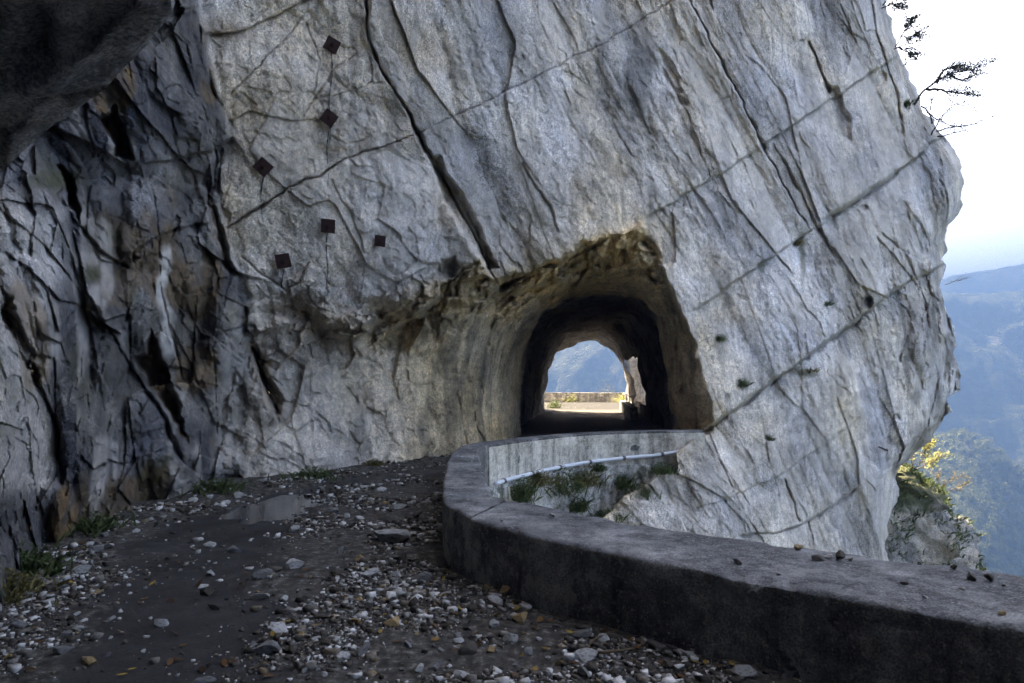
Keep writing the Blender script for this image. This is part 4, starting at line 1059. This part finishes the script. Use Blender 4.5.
BIG = [  # px, py (foot), width px, kind, flatness, label
    (391, 545, 40, 'stone', .6, 'largest flat grey slab lying in the rubble beside the bend of the parapet'),
    (371, 580, 24, 'stone', .55, 'pale triangular stone in the rubble nearest below the largest slab'),
    (424, 585, 22, 'stone_grey', .6, 'grey stone close to the foot of the curved parapet'),
    (397, 584, 17, 'stone_grey', .6, 'grey stone in the middle of the rubble, left of the stone by the parapet foot'),
    (297, 570, 20, 'stone', .55, 'brightest white stone alone on the dark road left of the rubble'),
    (283, 604, 13, 'stone', .5, 'small pale stone pair member on the wet asphalt below the brightest white stone'),
    (355, 630, 19, 'stone_ochre', .45, 'ochre stone at the left edge of the rubble strip'),
    (324, 626, 17, 'stone_dark', .6, 'dark purple-brown stone beside the ochre stone'),
    (211, 575, 15, 'stone', .5, 'white stone in the left part of the road, among small chips'),
    (203, 588, 14, 'stone', .35, 'flat pale stone left of centre on the wet road'),
    (98, 597, 12, 'stone_ochre', .4, 'flat tan stone on the left of the road'),
    (57, 592, 16, 'stone_grey', .6, 'grey stone beside the weeds at the left edge'),
    (143, 655, 8, 'stone', .6, 'lone white pebble on the bare asphalt at the bottom left'),
    (193, 505, 12, 'stone', .6, 'pale stone at the foot of the rock corner, left of the bushy weed'),
    (240, 500, 13, 'stone', .6, 'pale stone at the foot of the pale rock wall, right of the bushy weed'),
    (226, 507, 13, 'stone', .6, 'pale stone in front of the bushy weed in the rock corner'),
    (105, 540, 11, 'stone_grey', .6, 'grey stone beside the leafy weed under the dark wet rock'),
    (551, 608, 20, 'stone_grey', .8, 'upright grey stone at the foot of the straight parapet'),
    (508, 598, 20, 'stone_ochre', .7, 'ochre stone at the foot of the parapet where it begins to bend'),
    (487, 596, 16, 'stone_ochre', .6, 'low ochre stone left of the other ochre stone at the parapet foot'),
    (648, 632, 23, 'stone_grey', .6, 'rounded beige-grey stone against the foot of the straight parapet, right of the upright one'),
    (510, 645, 22, 'stone', .7, 'pale pointed stone in the near rubble in front of the parapet'),
    (494, 631, 20, 'stone', .5, 'pale flat stone just behind the pale pointed stone'),
    (616, 676, 21, 'stone', .7, 'pale angular stone near the bottom edge below the curved twig'),
    (583, 680, 19, 'stone_grey', .7, 'grey stone near the bottom edge, left of the pale angular one'),
    (558, 670, 12, 'stone_ochre', .6, 'small ochre stone near the bottom edge beside the grey one'),
    (516, 668, 13, 'stone_grey', .6, 'small grey stone at the bottom of the picture in front of the pale pointed one'),
    (687, 660, 18, 'stone', .7, 'grey-white stone at the foot of the parapet in the bottom rubble'),
    (742, 682, 26, 'stone', .6, 'broad pale stone at the foot of the parapet on the bottom edge'),
    (788, 684, 18, 'stone_grey', .6, 'rightmost stone at the foot of the parapet on the bottom edge'),
    (497, 582, 12, 'stone_grey', .8, 'small upright stone touching the curved parapet'),
    (380, 493, 14, 'stone', .5, 'pale flat stone by the puddle edge'),
    (401, 512, 17, 'stone', .4, 'flat pale stone in the rubble behind the largest slab'),
    (360, 522, 12, 'stone', .5, 'pale stone between the puddle and the largest slab'),
    (62, 577, 10, 'stone', .6, 'small pale stone close to the left weeds'),
]
taken = []
for k, (px, py, w, kind, fl, lab) in enumerate(BIG):
    x, y = ground(px, py-2); z = float(road_z(x, y)); ww = w*y/F
    stone(x, y, z, ww, kind, lab, None, fl, 300+k); taken.append((x, y, ww))
# stones lying on the parapet coping
COP = [(737, 564, 11, 'stone_grey', 'grey stone on the near coping, leftmost of the row at its outer half'), (779, 575, 7, 'stone', 'white chip standing on the inner edge of the near coping'),
       (799, 549, 10, 'stone_ochre', 'tan stone at the outer edge of the near coping, left of the dark cluster'), (818, 561, 15, 'stone_dark', 'low dark stone, left end of the cluster on the near coping'),
       (839, 560, 15, 'stone_dark', 'dark lumpy stone in the middle of the cluster on the near coping'), (850, 561, 7, 'stone_dark', 'small dark stone at the right end of the cluster on the near coping'),
       (829, 558, 9, 'stone', 'pale flat stone inside the dark cluster on the near coping'), (954, 570, 8, 'stone_dark', 'small dark stone at the outer edge of the coping near the right side'),
       (970, 579, 13, 'stone_dark', 'dark brown stone, left one of the pair near the right end of the coping'), (990, 581, 14, 'stone_dark', 'dark brown stone, right one of the pair near the right end of the coping'),
       (905, 585, 8, 'stone_dark', 'flat dark chip in the middle of the coping, left of the white pebbles'), (918, 580, 6, 'stone', 'tiny white pebble in the middle of the coping'),
       (925, 599, 7, 'stone', 'white pebble near the inner edge of the coping'), (962, 591, 6, 'stone_dark', 'tiny dark pebble below the brown pair on the coping'), (1003, 587, 5, 'stone_dark', 'tiny dark pebble right of the brown pair on the coping'),
       (1002, 615, 10, 'stone_ochre', 'tan chip on the inner edge of the coping at the far right'), (551, 517, 7, 'stone', 'lone white stone on the coping above the retaining-wall plants'), (502, 522, 5, 'stone', 'white pebble at the inner edge of the coping near the bend')]
for k, (px, py, w, kind, lab) in enumerate(COP):
    y = (EYE-TOP)*F/(py-HY); x = y*(px-CX)/F; w = w*1.15; stone(x, y, TOP+.004, w*y/F, kind, lab, 'stones lying on the parapet top', .6, 500+k, sink=.30)
for k in range(22):
    u = rnd.random(); j = rnd.randint(1, 6); a, b2 = TURN[j]; a2, b3 = TURN[j+1]
    pa = np.array(a)*(1-u)+np.array(a2)*u; pb = np.array(b2)*(1-u)+np.array(b3)*u; v = rnd.uniform(.12, .9); p = pa*(1-v)+pb*v
    stone(p[0], p[1], TOP+.008, rnd.uniform(.025, .06), 'stone', 'white pebble on top of the curved rough part of the parapet', 'white pebbles on the curved parapet top', .6, 540+k, 'pebble', .3)
# scattered stones, one object each
def in_road(x, y): return bool(inside(np.array([x]), np.array([y]), ROAD_POLY)[0])
def wall_dist(x, y): return float(polyline(np.array([x]), np.array([y]), WALLF)[0][0])
def par_dist(x, y): return float(polyline(np.array([x]), np.array([y]), PATH_IN)[0][0])
cnt = 0; tries = 0
ZL = {'par': ('angular stone in the rubble strip along the foot of the parapet', 'stones in the rubble strip by the parapet'),
      'wall': ('pale stone in the litter along the foot of the left rock wall', 'stones along the foot of the rock wall'),
      'mid': ('small stone lying loose on the middle of the wet road', 'loose stones in the middle of the road')}
while cnt < 215 and tries < 20000:
    tries += 1
    px = rnd.uniform(-5, 760); py = 470+213*rnd.random()**.8
    x, y = ground(px, py)
    if not in_road(x, y): continue
    dp = par_dist(x, y); dw = wall_dist(x, y)
    if x < np.interp(y, [w[1] for w in WALLF], [w[0] for w in WALLF])+.15 or dp < .08: continue
    d = float(road_dirt(np.array([x]), np.array([y]))[0])
    if rnd.random() > .10+.9*d: continue
    w = rnd.choice([.04, .05, .05, .06, .07, .08, .1, .13, .17])*(1 if y < 9 else 1.25)
    if any((x-a)**2+(y-b)**2 < (.5*(w+c))**2 for a, b, c in taken): continue
    zn = 'wall' if dw < 1.3 and dw < dp else ('par' if d > .5 and dp < 2.6 else 'mid')
    kind = rnd.choice(['stone', 'stone', 'stone_grey', 'stone_grey', 'stone_ochre', 'stone_dark']) if zn != 'wall' else rnd.choice(['stone', 'stone', 'stone_grey'])
    lab, grp = ZL[zn]
    stone(x, y, float(road_z(x, y)), w, kind, lab, grp, .62, 1500+tries); taken.append((x, y, w)); cnt += 1
# gravel: thousands of small grains
def gravel():
    bm = bmesh.new(); bmesh.ops.create_cube(bm, size=1.35); bmesh.ops.triangulate(bm, faces=bm.faces[:]); bv = np.array([v.co[:] for v in bm.verts]); bf = np.array([[v.index for v in f.verts] for f in bm.faces]); bm.free()
    N = 130000
    g = np.random.default_rng(5)
    px = g.uniform(-10, 840, N); py = 381+np.exp(g.uniform(np.log(72), np.log(330), N))
    Y = EYE*F/(py-HY); X = Y*(px-CX)/F
    d = road_dirt(X, Y); dp, _, _ = polyline(X, Y, PATH_IN)
    cl = fbm(np.stack([X, Y, X*0], -1)*1.6, 3, 840)
    keep = inside(X, Y, ROAD_POLY) & (dp > .03) & (g.random(N) < np.clip(.012+.85*d**1.4*(.55+2.4*cl), .012, 1)) & (X > np.interp(Y, [w[1] for w in WALLF], [w[0] for w in WALLF])-.1)
    X, Y = X[keep][:26000], Y[keep][:26000]; Z = road_z(X, Y); n = len(X)
    s = np.exp(g.normal(np.log(.0095), .7, n))*np.clip(Y/6.5, .75, 1.6); s = np.clip(s, .004, .05)
    sc = np.stack([s*g.uniform(.8, 1.4, n), s*g.uniform(.6, 1.1, n), s*g.uniform(.4, .8, n)], -1)
    a = g.uniform(0, 6.28, n); ca, sa = np.cos(a), np.sin(a)
    jit = np.clip(1+.32*g.normal(size=(n, len(bv), 3)), .25, 1.8)
    V = bv[None]*jit*sc[:, None]
    V = np.stack([V[..., 0]*ca[:, None]-V[..., 1]*sa[:, None], V[..., 0]*sa[:, None]+V[..., 1]*ca[:, None], V[..., 2]], -1)+np.stack([X, Y, Z+sc[:, 2]*.35], -1)[:, None]
    Q = bf[None]+np.arange(n)[:, None, None]*len(bv)
    o = link('gravel', np_mesh('gravel', V.reshape(-1, 3), Q.reshape(-1, 3)), M['gravel'], None, False)
    tag(o, 'fine gravel and rock chips spread over the road', 'gravel', kind='stuff')
gravel()
# fallen leaves
mb = MB(); rl = random.Random(77); k = 0
while k < 260:
    px = rl.uniform(0, 760); py = rl.uniform(480, 683); x, y = ground(px, py)
    if not in_road(x, y) or par_dist(x, y) < .06: continue
    if rl.random() > .25+.75*math.exp(-par_dist(x, y)*1.6): continue
    s = rl.uniform(.018, .045); a = rl.uniform(0, 6.28); z = float(road_z(x, y))+.012; u = Vector((math.cos(a), math.sin(a), rl.gauss(0, .25))); v = Vector((-math.sin(a), math.cos(a), rl.gauss(0, .25))); c = Vector((x, y, z+.006))
    mb.add([c-u*s, c-u*s*.3+v*s*.42, c+u*s*.4+v*s*.36, c+u*s*1.1, c+u*s*.4-v*s*.36, c-u*s*.3-v*s*.42], [(0, 1, 2, 3), (0, 3, 4, 5)]); k += 1
tag(mb.build('leaf_litter', M['leaf_fallen'], None, False), 'brown and yellow fallen leaves scattered among the gravel', 'leaves', kind='stuff')
# twigs
for k, (pts, r, lab) in enumerate([
    ([(592, 659), (606, 661), (622, 658), (636, 652), (644, 645), (648, 638)], .011, 'long curved dead twig in the rubble below the parapet, near the bottom'),
    ([(584, 664), (590, 652), (600, 643), (612, 638)], .008, 'thin dead twig crossing the long curved one'),
    ([(470, 640), (484, 637), (496, 640)], .007, 'short dark twig in the near rubble left of the pale pointed stone'),
    ([(300, 655), (318, 650), (336, 652)], .006, 'thin twig lying at the edge of the bare asphalt')]):
    P = []
    for q, (px, py) in enumerate(pts):
        x, y = ground(px, py); P.append((x, y, float(road_z(x, y))+.02+.02*math.sin(q*1.3)))
    mb = MB(); P = smooth_path(P, 20, 2); mb.add(*tube(P, [r*(1-.6*i/20) for i in range(20)], 6)); tag(mb.build('twig', M['twig']), lab, 'twig', 'dead twigs on the road')

# ------------------------------------------------------------------ valley, mountains, wood
CREST = [(700, 640), (860, 490), (900, 455), (920, 446), (940, 436), (962, 432), (985, 441), (1005, 455), (1024, 470), (1060, 488), (1200, 520), (1500, 600)]
def terrain(X, Y):
    r = np.hypot(X, Y); pxx = CX+F*X/np.maximum(Y, 1)
    P = np.stack([X, Y, X*0], -1)
    base = -175+12*fbm(P*.004, 3, 950)
    c = np.array(CREST, float); hc = EYE-450*(np.interp(pxx, c[:, 0], c[:, 1])-HY)/F
    hill = np.where(Y > 60, hc-5-np.where(Y < 450, .34*(450-Y), .55*(Y-450))+3*fbm(P*.02, 4, 951), -400)
    mid_top = 112+26*fbm(P*np.array([.0035, .0, 0], f4), 3, 952)+.02*X
    u = np.clip((Y-560)/400, 0, 1); mid = np.where(Y < 960, -175+(mid_top+175)*u**1.15, mid_top-.45*(Y-960))
    mid = mid+(22*fbm(P*.008, 5, 953, .55, True)+6*fbm(P*.04, 3, 954))*ss(0, .15, u)*ss(1.0, .8, u*.9)
    fr_top = np.interp(X, [-1500, 600, 880, 1080, 1600], [180, 190, 205, 244, 300]); u2 = np.clip((Y-1000)/430, 0, 1)
    fr = -175+(fr_top+175)*u2+22*fbm(P*.006, 5, 955, .5, True)*ss(0, .3, u2)*.6
    side = -175+np.clip(X-900, 0, 900)*.45
    return np.maximum.reduce([base, hill, mid, fr, side])
def build_terrain():
    az = np.r_[np.radians(np.arange(-180, -8, 4.)), np.radians(np.arange(-8, 44, .16)), np.radians(np.arange(44, 180.1, 4.))]
    rr = np.r_[30, 60, 90, 120, np.arange(150, 640, 7.), np.arange(640, 1500, 8.), np.geomspace(1510, 2600, 14)]
    A, RR = np.meshgrid(az, rr); X = RR*np.sin(A); Y = RR*np.cos(A); Z = terrain(X, Y)
    V = np.stack([X, Y, Z], -1).reshape(-1, 3); Q = grid_faces(len(rr), len(az))
    V = np.r_[V, [[0, 0, -175]]]; me = np_mesh('valley', V, Q)
    tag(link('valley_hills', me, M['hill']), 'hazy blue wooded mountainsides across the valley', 'hills', kind='structure')
build_terrain()
def build_forest():
    g = np.random.default_rng(9); bm = bmesh.new(); bmesh.ops.create_icosphere(bm, subdivisions=2, radius=1)
    bv = np.array([v.co[:] for v in bm.verts]); bf = np.array([[v.index for v in f.verts] for f in bm.faces]); bm.free()
    Vs = []; Qs = []; b = 0; LV = []; lb = 0
    Ys = g.uniform(275, 470, 2600); pxs = g.uniform(885, 1075, 2600); Xs = Ys*(pxs-CX)/F; pts = []
    gridd = {}
    for x, y in zip(Xs, Ys):
        k = (int(x//5), int(y//5)); ok = True
        for dx in (-1, 0, 1):
            for dy in (-1, 0, 1):
                for (a, c) in gridd.get((k[0]+dx, k[1]+dy), []):
                    if (a-x)**2+(c-y)**2 < 4.4**2: ok = False
        if ok: gridd.setdefault(k, []).append((x, y)); pts.append((x, y))
    for (x, y) in pts:
        z = float(terrain(np.array([x]), np.array([y]))[0]); r = g.uniform(2.3, 4.2); h = r*g.uniform(1.0, 1.5)
        v = bv*(1+.28*fbm(bv*1.5+g.uniform(0, 99), 3, 960)[:, None]); v = v*np.array([r, r, h])*.45+np.array([x, y, z+h*.9])
        Vs.append(v); Qs.append(bf+b); b += len(v)
        d = g.normal(size=(330, 3)); d /= np.linalg.norm(d, axis=1, keepdims=True); d[:, 2] = np.abs(d[:, 2])*1.0-.15
        c = (d*(1+.35*fbm(d*1.8+g.uniform(0, 99), 3, 961)[:, None]))*g.uniform(.8, 1.1, (330, 1))*np.array([r, r, h])+np.array([x, y, z+h*.9]); s = g.uniform(.2, .5, (330, 1))
        u = g.normal(size=(330, 3)); u /= np.linalg.norm(u, axis=1, keepdims=True); w = np.cross(u, g.normal(size=(330, 3))); w /= np.linalg.norm(w, axis=1, keepdims=True)
        LV.append(np.stack([c+u*s, c+w*s*.8, c-u*s*.6-w*s*.7], 1).reshape(-1, 3))
    L = np.concatenate(LV); V = np.concatenate(Vs+[L]); Q = np.concatenate(Qs+[np.arange(len(L)).reshape(-1, 3)+b])
    tag(link('forest', np_mesh('forest', V, Q), M['forest'], None, False), 'far-off wooded hilltop with sunlit crowns below the cliff edge', 'forest', kind='stuff')
build_forest()

# ------------------------------------------------------------------ air
def build_haze():
    bm = bmesh.new(); bmesh.ops.create_cube(bm, size=1, matrix=Matrix.Translation((0, 0, 42))@Matrix.Diagonal((5400, 5400, 470, 1)))
    m = bpy.data.materials.new('valley_haze'); m.use_nodes = True; t = m.node_tree; t.nodes.clear()
    out = t.nodes.new('ShaderNodeOutputMaterial'); v = t.nodes.new('ShaderNodeVolumePrincipled')
    v.inputs['Color'].default_value = (.029, .062, .138, 1); v.inputs['Density'].default_value = .0019; v.inputs['Anisotropy'].default_value = .1
    t.links.new(v.outputs[0], out.inputs['Volume'])
    tag(bm_obj('haze', bm, m), 'pale blue valley haze', 'haze', kind='stuff')
build_haze()

# ------------------------------------------------------------------ light, camera
AZ, EL = R(-20), R(42)
w = bpy.data.worlds.new('World'); SC.world = w; w.use_nodes = True; nt = w.node_tree; nt.nodes.clear()
o = nt.nodes.new('ShaderNodeOutputWorld'); bg = nt.nodes.new('ShaderNodeBackground'); sk = nt.nodes.new('ShaderNodeTexSky')
sk.sky_type = 'NISHITA'; sk.sun_disc = False; sk.sun_elevation = EL; sk.sun_rotation = AZ; sk.altitude = 700; sk.air_density = .5; sk.dust_density = 3.0; sk.ozone_density = 1.0
bg.inputs[1].default_value = .10
nt.links.new(sk.outputs[0], bg.inputs[0]); nt.links.new(bg.outputs[0], o.inputs[0])
sd = bpy.data.lights.new('sun', 'SUN'); sd.energy = 2.4; sd.angle = R(.5); sd.color = (1, .98, .95)
so = bpy.data.objects.new('sun', sd); COL.objects.link(so)
sv = Vector((math.sin(AZ)*math.cos(EL), math.cos(AZ)*math.cos(EL), math.sin(EL))); so.rotation_euler = sv.to_track_quat('Z', 'Y').to_euler(); so.location = sv*100
cd = bpy.data.cameras.new('camera'); cam = bpy.data.objects.new('camera', cd); COL.objects.link(cam); SC.camera = cam
cam.location = (0, 0, EYE); cam.rotation_euler = (R(90), 0, 0); cd.sensor_width = 36; cd.lens = 36*F/1024; cd.shift_y = (HY-341.5)/1024; cd.clip_start = .05; cd.clip_end = 12000
vs = SC.view_settings; vs.view_transform = 'Standard'; vs.look = 'None'; vs.gamma = 1; vs.use_curve_mapping = False; vs.exposure = 5.4
vs.use_white_balance = True; vs.white_balance_temperature = 10800
SC.display_settings.display_device = 'sRGB'
cy = SC.cycles; cy.use_denoising = True; cy.denoising_prefilter = 'FAST'; cy.max_bounces = 5; cy.diffuse_bounces = 3; cy.glossy_bounces = 3; cy.volume_bounces = 1; cy.transparent_max_bounces = 8; cy.sample_clamp_indirect = 4; cy.use_adaptive_sampling = True; cy.adaptive_threshold = .015
